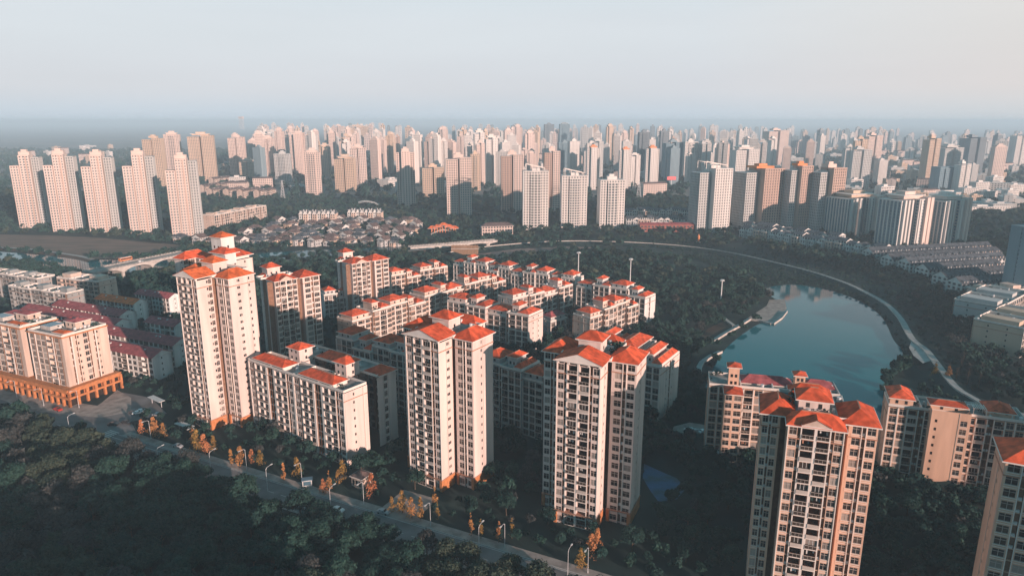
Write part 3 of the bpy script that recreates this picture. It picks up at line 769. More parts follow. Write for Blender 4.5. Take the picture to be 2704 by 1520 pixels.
def B(x0, x1, yt, yb): return (600+x0/3.62, 600+x1/3.62, 300+yt/3.62, 300+yb/3.62)
def C(x0, x1, yt, yb): return (1200+x0/3.62, 1200+x1/3.62, 300+yt/3.62, 300+yb/3.62)
def E(x0, x1, yt, yb): return (1800+x0/2.85, 1800+x1/2.85, 300+yt/2.85, 300+yb/2.85)
gw = 'five white stepped towers by the dry field'
for lab, q in (('white stepped tower at the picture edge, first of five by the dry field', A(205, 470, 365, 1085)), ('white stepped tower second of five by the dry field', A(520, 800, 355, 1115)),
               ('white stepped tower in the middle of the five by the dry field', A(870, 1160, 365, 1130)), ('white stepped tower fourth of five by the dry field', A(1255, 1555, 355, 1150)),
               ('white stepped tower behind the high lift house of the tallest red roofed tower', A(1650, 1960, 395, 1185))):
    high_rise(lab, *q, 'pink', 20., 'step', 'box', gw, .72)
PROM = [
 ('tan tower behind the fourth white stepped tower', A(1415, 1600, 215, 690), 'tan', -20, 'twin', 'box'),
 ('slim pinkish tower with flat hat beside the tan tower', A(1612, 1760, 180, 640), 'pink', -22, 'slab', 'hat'),
 ('broad tan tower with ladder of balconies behind the last white stepped tower', A(1830, 2090, 190, 650), 'tan', -26, 'twin', 'hat'),
 ('pink tower with reddish seam left of the pink roofed rows', A(2210, 2370, 205, 620), 'pink', -18, 'twin', 'box'),
 ('short tan tower standing before the reddish seamed tower', B(130, 285, 440, 640), 'tan', -20, 'twin', 'hat'),
 ('pale pink tower with two ribs above the pink roofed rows', B(345, 480, 220, 600), 'pink', -20, 'twin', 'hat'),
 ('grey rounded block behind the lattice mast', B(465, 620, 365, 650), 'grey', -12, 'slab', 'box'),
 ('broad pink stepped tower with wide terraced top', B(615, 790, 185, 600), 'pink', -16, 'cross', 'hat'),
 ('tan tower with three storey cap behind the terraced pink tower', B(755, 900, 245, 590), 'tan', -15, 'cross', 'hat'),
 ('pale gridded tower alone in front of the pink cluster', B(755, 912, 345, 775), 'pink', -10, 'slab', 'hat'),
 ('domed tan tower half hidden behind the pale gridded tower', B(890, 1005, 300, 600), 'tan', -12, 'cross', 'hat'),
 ('tan twin tower on the green slope, lower of the pair', B(1040, 1235, 405, 745), 'tan', -14, 'twin', 'hat'),
 ('tan twin tower on the green slope, higher of the pair', B(1185, 1345, 305, 700), 'pink', -14, 'twin', 'hat'),
 ('pale tower with dark middle seam rising alone from the park', B(1625, 1815, 345, 895), 'pink', 8, 'cross', 'box'),
 ('lower tan block with cream front behind the dark seamed tower', B(1860, 2085, 490, 790), 'tan', 14, 'twin', 'box'),
 ('grey and pink pair of slabs before the bridge road', B(2095, 2345, 390, 985), 'pink', 6, 'twin', 'box'),
 ('salmon slab close behind the grey and pink pair', B(2325, 2425, 365, 735), 'tan', 10, 'slab', 'box'),
 ('dark grey ended brown tower behind the first white finned tower', C(445, 660, 365, 945), 'brown', 8, 'twin', 'box'),
 ('first of three white finned towers on the riverside', C(650, 895, 515, 1105), 'white', 4, 'slab', 'fin'),
 ('middle white finned tower on the riverside with steep raking frame', C(1015, 1260, 560, 1085), 'white', 4, 'slab', 'fin'),
 ('last white finned tower on the riverside, flat frame on top', C(1372, 1618, 600, 1090), 'white', 5, 'slab', 'box'),
 ('tall brown pink tower between the first two finned towers', C(850, 1003, 330, 935), 'brown', 6, 'twin', 'box'),
 ('white tower with orange stripe behind the middle finned tower', C(1255, 1390, 310, 725), 'white', 10, 'cross', 'red'),
 ('white tower with orange cap behind the last finned tower', C(1565, 1690, 330, 725), 'white', 8, 'cross', 'red'),
 ('orange striped white tower alone on the dark lawn', C(1812, 1948, 315, 770), 'white', 12, 'cross', 'red'),
 ('blue glass tower in the old city cluster', C(985, 1125, 262, 590), 'blue', 5, 'slab', 'box'),
 ('blue glass slab with white edge next to the pink billboard', C(1990, 2172, 255, 655), 'blue', 8, 'twin', 'box'),
 ('white ribbed slab beside the pink billboard', C(2172, 2308, 250, 660), 'white', 6, 'slab', 'box'),
 ('dark thin tower standing above the orange striped tower', C(1745, 1850, 160, 620), 'dark', 4, 'slab', 'box'),
 ('dark thin tower beside the blue glass slab', C(1948, 2030, 150, 560), 'dark', 6, 'slab', 'box'),
 ('low blue glass block between tan slabs and brown tower', C(258, 352, 340, 560), 'blue', 4, 'slab', ''),
 ('tan gridded slab against the dark grey ended tower', C(350, 445, 365, 560), 'tan', 4, 'slab', ''),
 ('pink slab behind the orange capped tower', C(1570, 1735, 290, 520), 'pink', 6, 'slab', 'box'),
 ('tall white tower with raking roof frame and grey wing', E(88, 368, 385, 890), 'white', 16, 'duo', 'fin'),
 ('brown tower with pink lit grid, first of the dark trio', E(425, 755, 385, 885), 'brown', 14, 'duo', 'red'),
 ('brown tower in the middle of the dark trio', E(770, 950, 365, 895), 'brown', 14, 'duo', 'red'),
 ('brown tower last of the dark trio, above the glass pair', E(975, 1205, 380, 905), 'brown', 16, 'duo', 'box'),
 ('dark glass and pink pair above the slate terraces', E(1130, 1500, 600, 925), 'tan', 20, 'striped', 'hat'),
 ('dark tower with white and salmon stripes behind the slate terraces', E(1512, 1850, 610, 1015), 'pink', 20, 'striped', 'hat'),
 ('dark striped tower at the end of its row with pale corner', E(1838, 2142, 615, 1000), 'white', 20, 'striped', 'hat'),
 ('grey and white slim tower above the dark trio', E(1240, 1392, 255, 570), 'grey', 10, 'twin', 'box'),
 ('pinkish slab tower far behind the slim grey tower', E(1350, 1475, 150, 480), 'pink', 10, 'twin', 'box'),
 ('pink tan tower with dark side rising over the low town', E(1790, 1905, 170, 550), 'tan', 16, 'twin', 'box'),
 ('blue glass hall block with flat top', E(1885, 2045, 400, 610), 'blue', 14, 'slab', ''),
 ('white ribbed tower joined to the blue glass block', E(2040, 2148, 360, 615), 'white', 16, 'twin', 'box'),
 ('grey tower with stepped top behind the blue glass block', E(1910, 2080, 240, 520), 'grey', 14, 'twin', 'hat'),
 ('dark brown slab pair over the hazy low town', E(2085, 2255, 165, 465), 'dark', 16, 'twin', 'box'),
 ('white slab tower by the picture edge in the haze', E(2462, 2570, 160, 400), 'white', 16, 'twin', ''),
 ('white balconied slab left of the raking white tower', E(0, 105, 205, 515), 'white', 8, 'slab', 'box'),
 ('grey slab with banded front behind the raking white tower', E(108, 192, 210, 520), 'grey', 8, 'slab', 'box'),
 ('tall pale slab with toothed roof line above the brown trio', E(250, 365, 245, 500), 'white', 8, 'slab', 'hat'),
 ('wide pale slab with toothed roof line and greenish side', E(368, 555, 250, 570), 'white', 8, 'twin', 'hat'),
 ('pink tower pair far behind the toothed roof slabs', E(615, 780, 115, 400), 'pink', 8, 'twin', 'box'),
 ('tan slab cluster high on the hazy skyline over the pink cluster', B(1130, 1362, 115, 390), 'tan', -8, 'twin', 'hat'),
 ('pale slab on the skyline next to the tan slab cluster', B(1015, 1130, 108, 400), 'pink', -8, 'twin', 'box'),
 ('grey banded tower on the skyline with pinnacle top', C(855, 952, 92, 380), 'dark', 4, 'slab', 'box'),
 ('blue grey round shouldered tower on the skyline', C(1000, 1098, 90, 380), 'blue', 4, 'slab', 'hat'),
 ('grey antenna topped tower on the skyline', C(545, 642, 105, 380), 'dark', 4, 'slab', 'hat'),
 ('small pink tower on the empty hazy horizon', A(2292, 2332, 30, 150), 'pink', 0, 'slab', ''),
]
for lab, q, st, an, fo, cr in PROM:
    high_rise(lab, *q, st, (an if an > 0 else -an*.5)+rng.uniform(-4, 4), fo, cr, 'high-rises across the river', .7 if fo != 'slab' else .6,
              accent={'brown': FARW['pink']}.get(st))
ge = D(2588, 735); high_rise('dark blue glass tower cut by the picture edge above the slate terraces', 2672, 2790, 585, 790, 'blue', 10, 'slab', 'box')

# the far city: copies of a few kinds of slab, each its own thing
ARCH = {}
def arch(style, form, cr):
    b = MB(); W, d, Ht = 26., 17., 90.; wall = FARW[style]; gl = GLB if style == 'blue' else GLF
    if form == 'slab': bay(b, -W/2, W/2, 0, d, 0, Ht, 3.2, wall, gl, .55, .45, 3.7, blank='rl')
    elif form == 'twin':
        bay(b, -W/2, -W*.05, 0, d*.9, 0, Ht*.96, 3.2, wall, gl, .6, .45, 3.6, blank='rl'); bay(b, W*.05, W/2, -2, d*.8, 0, Ht, 3.2, wall, gl, .6, .45, 3.6, blank='rl')
        b.box(-W*.06, W*.06, 3, d*.7, 0, Ht*.97, GLF)
    else:
        bay(b, -W/2, W/2, d*.25, d*.75, 0, Ht, 3.2, wall, gl, .6, .45, 3.6, blank='rl'); bay(b, -W*.22, W*.22, 0, d, 0, Ht+2, 3.2, wall, gl, .65, .45, 3.6)
    crown(cr, W, d, Ht+(2 if form == 'cross' else 0), wall, mb=b)
    return b.mesh('high_rise')
KIN = [('pink', 'twin', 'box'), ('pink', 'slab', 'hat'), ('pink', 'cross', 'hat'), ('white', 'slab', 'box'), ('white', 'twin', 'hat'), ('tan', 'twin', 'box'), ('tan', 'cross', 'hat'),
       ('grey', 'slab', 'box'), ('grey', 'twin', 'hat'), ('blue', 'slab', 'box'), ('brown', 'twin', 'box'), ('dark', 'slab', 'hat')]
KM = [arch(*k) for k in KIN]
KLAB = {'pink': 'pinkish high-rise in the dense far skyline under the haze', 'white': 'whitish high-rise in the dense far skyline under the haze', 'tan': 'tan high-rise in the dense far skyline under the haze',
        'grey': 'grey high-rise in the dense far skyline under the haze', 'blue': 'bluish glazed high-rise in the dense far skyline under the haze', 'brown': 'brown high-rise in the dense far skyline under the haze', 'dark': 'dark high-rise in the dense far skyline under the haze'}
FAR = []
def far_ok(X, Y, m):
    for f in FOOT:
        if abs(X-f[0]) < m+f[3] and abs(Y-f[1]) < m+f[3]: return False
    return all((X-a)**2+(Y-b_)**2 > m*m*1.6 for a, b_ in FAR)
ZONES = [(560, 640, 1500, 2300, 7, 60, 95), (640, 1000, 1400, 2400, 50, 75, 110), (1000, 1300, 1350, 2500, 42, 62, 108), (1200, 1560, 1350, 2700, 48, 58, 112), (1560, 1900, 1350, 2700, 42, 52, 104),
         (1900, 2220, 1400, 2800, 24, 45, 98), (2220, 2560, 1300, 2800, 15, 35, 90)]
for xa, xb, ya, yb, num, ha, hb in ZONES:
    made = tries = 0
    while made < num and tries < 900:
        tries += 1
        x = rng.uniform(xa, xb); Y = ya+(yb-ya)*rng.random()**1.3; X = (x*K-CX)/F*(Y*CP+60*SP)
        if not far_ok(X, Y, 22): continue
        left = x < 1150
        k = rng.choices(range(12), (8, 7, 7, 6, 7, 5, 4, 3, 3, 1, 1, 1) if left else (4, 4, 3, 10, 10, 3, 3, 4, 4, 4, 1, 2))[0]
        o = link('high_rise', KM[k]); tag(o, KLAB[KIN[k][0]], 'tower block', KIN[k][0]+' far skyline towers')
        o.location = (X, Y, 0); o.rotation_euler = (0, 0, R(rng.choice((-25, -15, 5, 12, 20))+rng.uniform(-6, 6)))
        o.scale = (rng.uniform(.55, .95), rng.uniform(.6, 1.), rng.uniform(ha, hb)/97.)
        FAR.append((X, Y)); made += 1
# still farther out the towers melt into one hazy mass
b = MB()
for k in range(330):
    xa, xb, hb = rng.choice(((640, 1010, 112), (1000, 1560, 110), (1200, 1900, 104), (1250, 1900, 100), (1900, 2250, 90), (2200, 2600, 75)))
    x = rng.uniform(xa, xb); Y = rng.uniform(2500, 4600); X = (x*K-CX)/F*(Y*CP+60*SP); h_ = rng.uniform(.45, 1.)*hb; w_, d_ = rng.uniform(12, 24), rng.uniform(11, 18)
    wl_ = FARW[rng.choice(('pink', 'pink', 'white', 'white', 'tan', 'grey', 'blue', 'dark', 'white'))]
    bay(b, X-w_/2, X+w_/2, Y, Y+d_, 0, h_, 6.4, wl_, GLF, .5, .4, 7., cap=False); b.box(X-w_*.2, X+w_*.25, Y+3, Y+d_-3, h_, h_+rng.uniform(2, 7), wl_)
o = b.build('distant_towers'); kind(o, 'stuff'); o['label'] = 'mass of far towers melting into the haze'
# low blocks of the old town between the high-rises
def low_mesh(wall, fl, w, d, roof):
    b = MB(); Ht = fl*3.2
    bay(b, -w/2, w/2, 0, d, 0, Ht, 3.2, wall, GLF, .45, .5, 4., blank='rl')
    if roof == 'gable': b.gable(-w/2, w/2, 0, d, Ht+1.12, 2.5, TILEB, wall, 'x', .6)
    else: b.box(-w*.2, w*.1, d*.3, d*.7, Ht+1.12, Ht+3.6, wall)
    return b.mesh('low_block')
LOWM = [low_mesh(FARW['white'], 5, 34, 12, ''), low_mesh(FARW['tan'], 6, 26, 12, ''), low_mesh(FARW['grey'], 4, 46, 18, ''), low_mesh(FARW['pink'], 6, 40, 12, 'gable'), low_mesh(FARW['white'], 3, 60, 26, '')]
LOWL = ['white walled low block in the hazy town between the high-rises', 'tan walled low block in the hazy town between the high-rises', 'grey walled low block in the hazy town between the high-rises',
        'pinkish low block with brown roof in the hazy town between the high-rises', 'long white hall in the hazy town between the high-rises']
for xa, xb, ya, yb, num in ((1000, 1900, 1150, 2600, 46), (1900, 2200, 1100, 3000, 66), (2150, 2570, 950, 3000, 150), (480, 1000, 1200, 2400, 20), (60, 300, 2000, 3400, 12)):
    made = tries = 0
    while made < num and tries < 1500:
        tries += 1
        x = rng.uniform(xa, xb); Y = ya+(yb-ya)*rng.random()**1.2; X = (x*K-CX)/F*(Y*CP+110*SP)
        if not far_ok(X, Y, 19): continue
        k = rng.choice((0, 0, 1, 2, 3, 4))
        o = link('low_block', LOWM[k]); tag(o, LOWL[k], 'low building', LOWL[k].split(' in ')[0]+'s of the far town')
        o.location = (X, Y, 0); o.rotation_euler = (0, 0, R(rng.choice((-25, 10, 15, 60))+rng.uniform(-8, 8))); o.scale = (rng.uniform(.7, 1.1), rng.uniform(.8, 1.2), rng.uniform(.7, 1.3))
        FAR.append((X, Y)); made += 1

# ------------------------------------------------------------------ lower houses beyond the river
q0, q1 = un(569, 607), un(704, 577)
slab_block('long cream block with orange roof edge curving above the villas', q0, math.degrees(math.atan2(q1[1]-q0[1], q1[0]-q0[0])), math.dist(q0, q1), 16., 5, 3.3, WALLP, UNIT2, 1., 13., roofs='flat', detail=0, group='cream blocks beyond the river', end=ENDC)
def pink_row(label, x, y, ang, L):
    return barrack(label, un(600+x/3.62, 300+y/3.62), ang, L, 12., 4, 3.1, TILEB, WALLP, 'pink walled rows with brown tiled roofs', 3.2)
for i, (x, y, L) in enumerate(((170, 780, 40), (320, 785, 46), (470, 790, 44), (90, 720, 46), (215, 710, 50), (350, 700, 50), (465, 700, 46), (20, 780, 40), (-60, 740, 44), (40, 665, 50))):
    r = pink_row('pink walled row house with brown tiled roof and rounded end on the slope', x, y, 74.+rng.uniform(-4, 4), L)
# villas with slate roofs
def villa_mesh(v):
    r = MB(); wl = MB()
    w, d, h = ((12.5, 9.5, 5.8), (14, 9, 5.4), (10.5, 10, 6.8))[v]
    bay(wl, -w/2, w/2, 0, d, 0, h, 3.0, FARW['tan'] if v == 1 else WALLG, GLF, .5, .5, 3.2, cap=False)
    bay(wl, -w*.2, w*.25, -3.5, -.05, 0, h-2, 3.0, WALLG if v else WALLP, GLF, .4, .5, 3., cap=False)
    if v == 2: r.gable(-w/2, w/2, 0, d, h, 3.6, TILEB, WALLW, 'y', .8)
    else: r.hip(-w/2, w/2, 0, d, h, 3.2, SLATE if v == 0 else TILEB, 1., th=.2)
    r.gable(-w*.2, w*.25, -3.5, 1., h-1.5, 1.8, SLATE, WALLW, 'y', .5, .15)
    return wl.mesh('wall'), r.mesh('roof')
VM = [villa_mesh(v) for v in range(3)]
VL = ['grey villa with grey hipped roof among the riverside trees', 'cream villa with brown hipped roof among the riverside trees', 'tall pale villa with steep grey gable among the riverside trees']
def villa(X, Y, ang, v, lab=None, group=None):
    if not far_ok(X, Y, 5): return
    o = thing('villa', lab or VL[v], 'house', (X, Y, 0), R(ang), group or VL[v].split(' among')[0]+'s by the river')
    link('wall', VM[v][0], o); link('roof', VM[v][1], o)
    FOOT.append((X, Y, 0, 6, 6))
for k in range(13):
    for j in range(6):
        x, y = 650+k*35+rng.uniform(-8, 8)+j*6, 649-j*11.5+rng.uniform(-2, 2)
        if y < 600 and x < 720: continue
        X, Y = un(x, y); villa(X, Y, rng.choice((-30, -20, 60))+rng.uniform(-8, 8), rng.randrange(3))
for x, y in ((520, 645), (560, 650), (600, 640), (650, 636), (470, 640)):
    X, Y = un(x, y); villa(X, Y, -20+rng.uniform(-8, 8), rng.randrange(3))
def gabled_terrace(label, x0, x1, y, n, group):
    """white terrace of tall curved gables"""
    X0, Y0 = un(x0, y); X1, Y1 = un(x1, y); L = math.dist((X0, Y0), (X1, Y1))
    root = thing('gabled_terrace', label, 'terrace', (X0, Y0, 0), math.atan2(Y1-Y0, X1-X0), group)
    foot((X0, Y0, 0), 0, L, 0, 14)
    b = MB(); r = MB(); u = L/n
    for i in range(n):
        a, e = i*u, (i+1)*u; yo = -2 if i % 2 else 0
        bay(b, a+.05, e-.05, yo, 13, 0, 12.6, 3.15, WALLP if i % 2 else WALLW, GLF, .42, .4, 3.4, cap=False)
        r.gable(a, e, yo, 13, 12.9, 4.5, SLATE, WALLW, 'y', .4)
        for x in (a+u*.2, e-u*.2): r.box(x-.5, x+.5, yo+.6, yo+1.6, 12.8, 18.2 if i % 2 else 16.5, WALLW)
    b.build('wall', root); r.build('roof', root)
gabled_terrace('white terrace of pointed gables nearer the five white towers', 791, 887, 592, 8, 'gabled terraces by the villas')
gabled_terrace('white terrace of pointed gables below the arched canopy', 919, 1008, 588, 8, 'gabled terraces by the villas')
# long slate roofed terraces near the lake
def slate_terrace(label, xl, yl, xr, yr, zz=9.):
    a, e = un(xl, yl, zz), un(xr, yr, zz); L = math.dist(a, e); ang = math.degrees(math.atan2(e[1]-a[1], e[0]-a[0]))
    root = thing('slate_terrace', label, 'terrace', (*a, 0), R(ang), 'long slate roofed terraces by the lake')
    foot((*a, R(ang)), 0, L, 0, 13)
    b = MB(); r = MB(); n = round(L/8.)
    bay(b, 0, L, 0, 13, 0, zz, 3.5, WALLW, GLF, .35, .35, 4., cap=False, blank='')
    r.gable(0, L, 0, 13, zz+.02, 4.6, SLATE, WALLW, 'x', 1.)
    b.build('wall', root)
    rf = r.build('roof', root)
    w = L/n
    for i in range(min(n, 30)):      # dormers along the eaves
        x = (i+.5)*w; d = MB(); d.box(x-w*.22, x+w*.22, .35, 3.4, zz+.3, zz+1.9, WALLP if i > n*.75 else WALLG); d.box(x-w*.13, x+w*.13, .3, .5, zz+.8, zz+1.9, GLF)
        d.poly([(x-w*.28, .2, zz+1.91), (x+w*.28, .2, zz+1.91), (x+w*.28, 4.2, zz+2.9), (x-w*.28, 4.2, zz+2.9)], SLATE); d.build('dormer', root)
def G(x, y): return (1800+x/2.85, 600+y/2.85)
for lab, l, r_ in (('slate roofed white terrace farthest from the lake', (1440, 195), (2340, 150)), ('slate roofed white terrace second farthest from the lake', (1590, 245), (2410, 190)),
                   ('slate roofed white terrace third in the row from the far end', (1720, 275), (2440, 235)), ('slate roofed white terrace third in the row from the lake', (1860, 325), (2420, 290)),
                   ('slate roofed white terrace second closest to the lake', (2000, 385), (2500, 345)), ('slate roofed white terrace closest to the lake', (2110, 430), (2560, 400))):
    slate_terrace(lab, *G(*l), *G(*r_))
# stepped townhouses along the far bank
def town_mesh(v):
    b, r = MB(), MB(); w, h = (9.5, 11., 8.)[v], (11., 12.5, 10.5)[v]
    bay(b, -w/2, w/2, 0, 12, 0, h, 3.4, WALLW, GLF, .35, .35, 3., cap=False)
    bay(b, -w/2+.4, w*.1, -2.5, -.03, 0, h-3.4, 3.4, WALLP if v == 1 else WALLW, GLF, .35, .3, 3.)
    r.gable(-w/2, w/2, 0, 12, h+.02, 2.6, SLATE, WALLW, 'x' if v < 2 else 'y', .6)
    return b.mesh('wall'), r.mesh('roof')
TM = [town_mesh(v) for v in range(3)]
TL = ['white townhouse with dark roof on the far bank', 'white townhouse with peach bay on the far bank', 'narrow gabled townhouse on the far bank']
def town_row(x0, y0, x1, y1, n, lab, turn=0):
    a, e = un(x0, y0), un(x1, y1); ang = math.atan2(e[1]-a[1], e[0]-a[0])
    for i in range(n):
        t = (i+.5)/n; v = (i*2+(i//3)) % 3
        X, Y = a[0]+(e[0]-a[0])*t, a[1]+(e[1]-a[1])*t
        o = thing('townhouse', f'{TL[v]} {lab}', 'house', (X, Y, 0), ang+R(turn), 'townhouses '+lab)
        link('wall', TM[v][0], o); link('roof', TM[v][1], o); FOOT.append((X, Y, ang, 7, 9))
town_row(1955, 626, 2330, 688, 17, 'below the dark brown trio')
town_row(1960, 615, 2210, 655, 12, 'second line under the trio')
town_row(1655, 602, 1835, 604, 11, 'behind the red brick quay')
town_row(1650, 578, 1830, 578, 10, 'upper line over the quay')
town_row(1350, 580, 1700, 586, 0, '')
b = MB(); X0, Y0 = un(1690, 612); X1, Y1 = un(1840, 612)
root = thing('quay_building', 'long low red brick building at the far bank under the white townhouses', 'low building', (X0, Y0, 0), math.atan2(Y1-Y0, X1-X0))
bay(b, 0, X1-X0, 0, 10, 0, 7, 3.5, pmat('brick_dull', (.40, .15, .12), .9, .2, .3), GLF, .4, .45, 4.); b.build('wall', root); r = MB(); r.gable(0, X1-X0, 0, 10, 8.2, 2, TILEM, STONE, 'x', .5); r.build('roof', root)
X0, Y0 = un(1273, 622); X1, Y1 = un(1355, 620)
root = thing('lodge', 'orange windowed lodge with dark roof where the path meets the bridge', 'house', (X0, Y0, 0), math.atan2(Y1-Y0, X1-X0)); foot((X0, Y0, 0), 0, X1-X0, 0, 14)
b = MB(); bay(b, 0, X1-X0, 0, 13, 0, 10, 3.3, FARW['pink'], GLF, .4, .4, 3.2, cap=False); b.build('wall', root); r = MB(); r.hip(0, X1-X0, 0, 13, 10.02, 3.2, TILEB, 1.2); r.build('roof', root)
# grey civic buildings at the right edge
slab_block('grey pillared hall with wide flat roof at the edge beyond the lake path', un(2635, 868), 40., 60., 26., 4, 3.3, FARW['grey'], UNIT2, 0., 14., roofs='flat', detail=0, group='grey halls east of the lake', name='hall')
slab_block('stepped grey block with tan end beside the pillared hall', un(2690, 945), 38., 50., 24., 5, 3.2, FARW['tan'], UNIT2, 1., 12., roofs='flat', detail=0, group='grey halls east of the lake', name='hall')
slab_block('low pale building with sunlit rear wing behind the slate terraces', un(2600, 812), 15., 60., 16., 3, 3.4, WALLP, UNIT2, 0., 12., roofs='flat', detail=0, group='grey halls east of the lake', name='hall')

# unseen blocks added behind the camera and to the east to cast long shadows
slab_block('long seventeen storey slab behind the viewpoint', (-36, -31), 41., 110., 14., 17, 3., WALL, UNIT2, 0., 22., detail=0, group='added shading blocks')
estate_tower('red roofed tower added for shade east of the peach tower', (146., 116.), -30., 13., 18, 3., WALLP, 5., 8., 1.6, 7., 'N', detail=0, front='hip', plinth=0)
slab_block('long slab east of the lake block', (203, 163), 41., 46., 13., 18, 3., WALLP, UNIT2, 0., 13., detail=0, group='added shading slabs')
for i, (X_, Y_, h_) in enumerate(((618, 492, 1.22), (662, 545, 1.22), (735, 600, 1.1))):  # unseen high-rises added to shade the lower half of the brown trio
    o = link('high_rise', KM[i % 5]); tag(o, 'unseen high-rise added for shade beyond the dark blue glass tower', 'tower block', 'added shading high-rises'); o.location = (X_, Y_, 0); o.rotation_euler = (0, 0, R(15)); o.scale = (1.5, 1.2, h_); FOOT.append((X_, Y_, 0, 22, 14))
# ------------------------------------------------------------------ water, paths, roads
def flat(name, pts, z, mat, k='structure'):
    b = MB(); b.poly([(x, y, z) for x, y in pts], mat); o = b.build(name)
    # keep the sheet's upper side up
    if o.data.polygons[0].normal.z < 0: o.data.flip_normals()
    return kind(o, k)
def ribbon(name, pts, w, z, mat, parent=None, structure=True):
    b = MB(); L_, R_ = [], []
    for i, p in enumerate(pts):
        a, e = pts[max(0, i-1)], pts[min(len(pts)-1, i+1)]; dx, dy = e[0]-a[0], e[1]-a[1]; l = math.hypot(dx, dy) or 1
        nx, ny = -dy/l*w/2, dx/l*w/2
        zz = z[i] if isinstance(z, list) else z
        L_.append((p[0]+nx, p[1]+ny, zz)); R_.append((p[0]-nx, p[1]-ny, zz))
    for i in range(len(pts)-1): b.poly([R_[i], R_[i+1], L_[i+1], L_[i]], mat)
    o = b.build(name, parent)
    return kind(o, 'structure') if structure else o
def smooth(pts, n=6):
    out = []
    for i in range(len(pts)-1):
        p0, p1, p2, p3 = pts[max(i-1, 0)], pts[i], pts[i+1], pts[min(i+2, len(pts)-1)]
        for k in range(n):
            t = k/n
            out.append(tuple(.5*((2*p1[j])+(-p0[j]+p2[j])*t+(2*p0[j]-5*p1[j]+4*p2[j]-p3[j])*t*t+(-p0[j]+3*p1[j]-3*p2[j]+p3[j])*t**3) for j in (0, 1)))
    return out+[pts[-1]]
WATER = bpy.data.materials.new('water'); nt, N, L = nodes_of(WATER); pb = N['Principled BSDF']
pb.inputs['Base Color'].default_value = (.006, .125, .15, 1); pb.inputs['Roughness'].default_value = .025; pb.inputs['IOR'].default_value = 1.28; pb.inputs['Specular Tint'].default_value = (.62, .9, 1., 1); pb.inputs['Specular IOR Level'].default_value = .4
tc = N.new('ShaderNodeTexCoord'); no = N.new('ShaderNodeTexNoise'); no.inputs['Scale'].default_value = .7; no.inputs['Detail'].default_value = 3
bp = N.new('ShaderNodeBump'); bp.inputs['Strength'].default_value = .09; bp.inputs['Distance'].default_value = .1
L.new(tc.outputs['Object'], no.inputs['Vector']); L.new(no.outputs['Fac'], bp.inputs['Height']); L.new(bp.outputs[0], pb.inputs['Normal'])
LAKE = smooth([D(*p) for p in ((1770, 985), (1795, 925), (1830, 872), (1895, 822), (1950, 797), (1972, 775), (1950, 752), (1925, 735), (1935, 722), (2000, 716), (2080, 728), (2150, 752), (2205, 785), (2242, 830), (2268, 880), (2272, 912),
        (2244, 932), (2226, 962), (2222, 1005), (2240, 1060), (2200, 1110), (2050, 1090), (1900, 1060), (1800, 1030), (1770, 985))], 5)
flat('lake', LAKE, .03, WATER)
RIVER = [D(*p) for p in ((-60, 652), (0, 655), (100, 668), (215, 690), (330, 684), (440, 668), (640, 658), (840, 640), (1050, 632), (1130, 630), (1130, 621), (1050, 620), (800, 628), (600, 640), (430, 650), (330, 655), (200, 652), (90, 640), (0, 633), (-60, 630))]
flat('river', RIVER, .03, WATER)
DRY = [D(*p) for p in ((-80, 588), (120, 592), (250, 598), (400, 612), (520, 622), (440, 636), (330, 650), (230, 650), (150, 637), (60, 626), (-80, 618))]
flat('dry_field', DRY, .05, FIELD)
flat('earth_bank', [D(*p) for p in ((1190, 640), (1300, 626), (1420, 620), (1500, 622), (1420, 634), (1330, 644), (1230, 650))], .05, REED)
PATHP = smooth([D(*p) for p in ((1130, 641), (1200, 629), (1300, 619), (1370, 614), (1450, 612), (1550, 614), (1650, 619), (1750, 628), (1850, 644), (1950, 667), (2040, 690), (2120, 717), (2180, 745), (2230, 775), (2265, 812), (2293, 862),
        (2326, 889), (2350, 919), (2400, 983), (2450, 1016), (2493, 1038), (2600, 1062))], 4)
ribbon('path', PATHP, 3.6, 2.6, PATHM)
def offset(pts, d):
    out = []
    for i, p in enumerate(pts):
        a, e = pts[max(0, i-1)], pts[min(len(pts)-1, i+1)]; dx, dy = e[0]-a[0], e[1]-a[1]; l = math.hypot(dx, dy) or 1; out.append((p[0]+dy/l*d, p[1]-dx/l*d))
    return out
b = MB(); pe_ = offset(PATHP, 1.9)
for (ax, ay), (bx_, by_) in zip(pe_[:-1], pe_[1:]): b.bar((ax, ay, 2.95), (bx_, by_, 2.95), .22, .9, CONC)
kind(b.build('path_parapet'), 'structure')
def berm(name, pts, w0, w1, z, mat):
    """grassy embankment under a path: crown width w0, foot width w1"""
    b = MB(); rows = []
    for i, p in enumerate(pts):
        a, e = pts[max(0, i-1)], pts[min(len(pts)-1, i+1)]; dx, dy = e[0]-a[0], e[1]-a[1]; l = math.hypot(dx, dy) or 1; nx, ny = -dy/l, dx/l
        rows.append([(p[0]+nx*o, p[1]+ny*o, zz) for o, zz in ((w1, -.3), (w0, z), (-w0, z), (-w1, -.3))])
    for i in range(len(rows)-1):
        for k in range(3): b.poly([rows[i][k], rows[i][k+1], rows[i+1][k+1], rows[i+1][k]][::-1], mat)
    return kind(b.build(name), 'structure')
berm('embankment', PATHP, 3.2, 9.5, 2.57, GRASS)
DIKE = smooth([D(*p) for p in ((-90, 624), (0, 626), (60, 629), (120, 636), (200, 648), (235, 657))], 4)
ribbon('dike_path', DIKE, 4., 1.6, PATHM); berm('dike', DIKE, 2.4, 6.5, 1.57, SOIL)
QUAY = smooth([D(*p) for p in ((560, 690), (660, 668), (740, 659), (850, 646), (960, 640), (1050, 634), (1130, 626))], 4)
ribbon('quay_path', QUAY, 3.5, 2.2, PATHM); berm('quay_bank', QUAY, 2.2, 7., 2.17, SOIL)
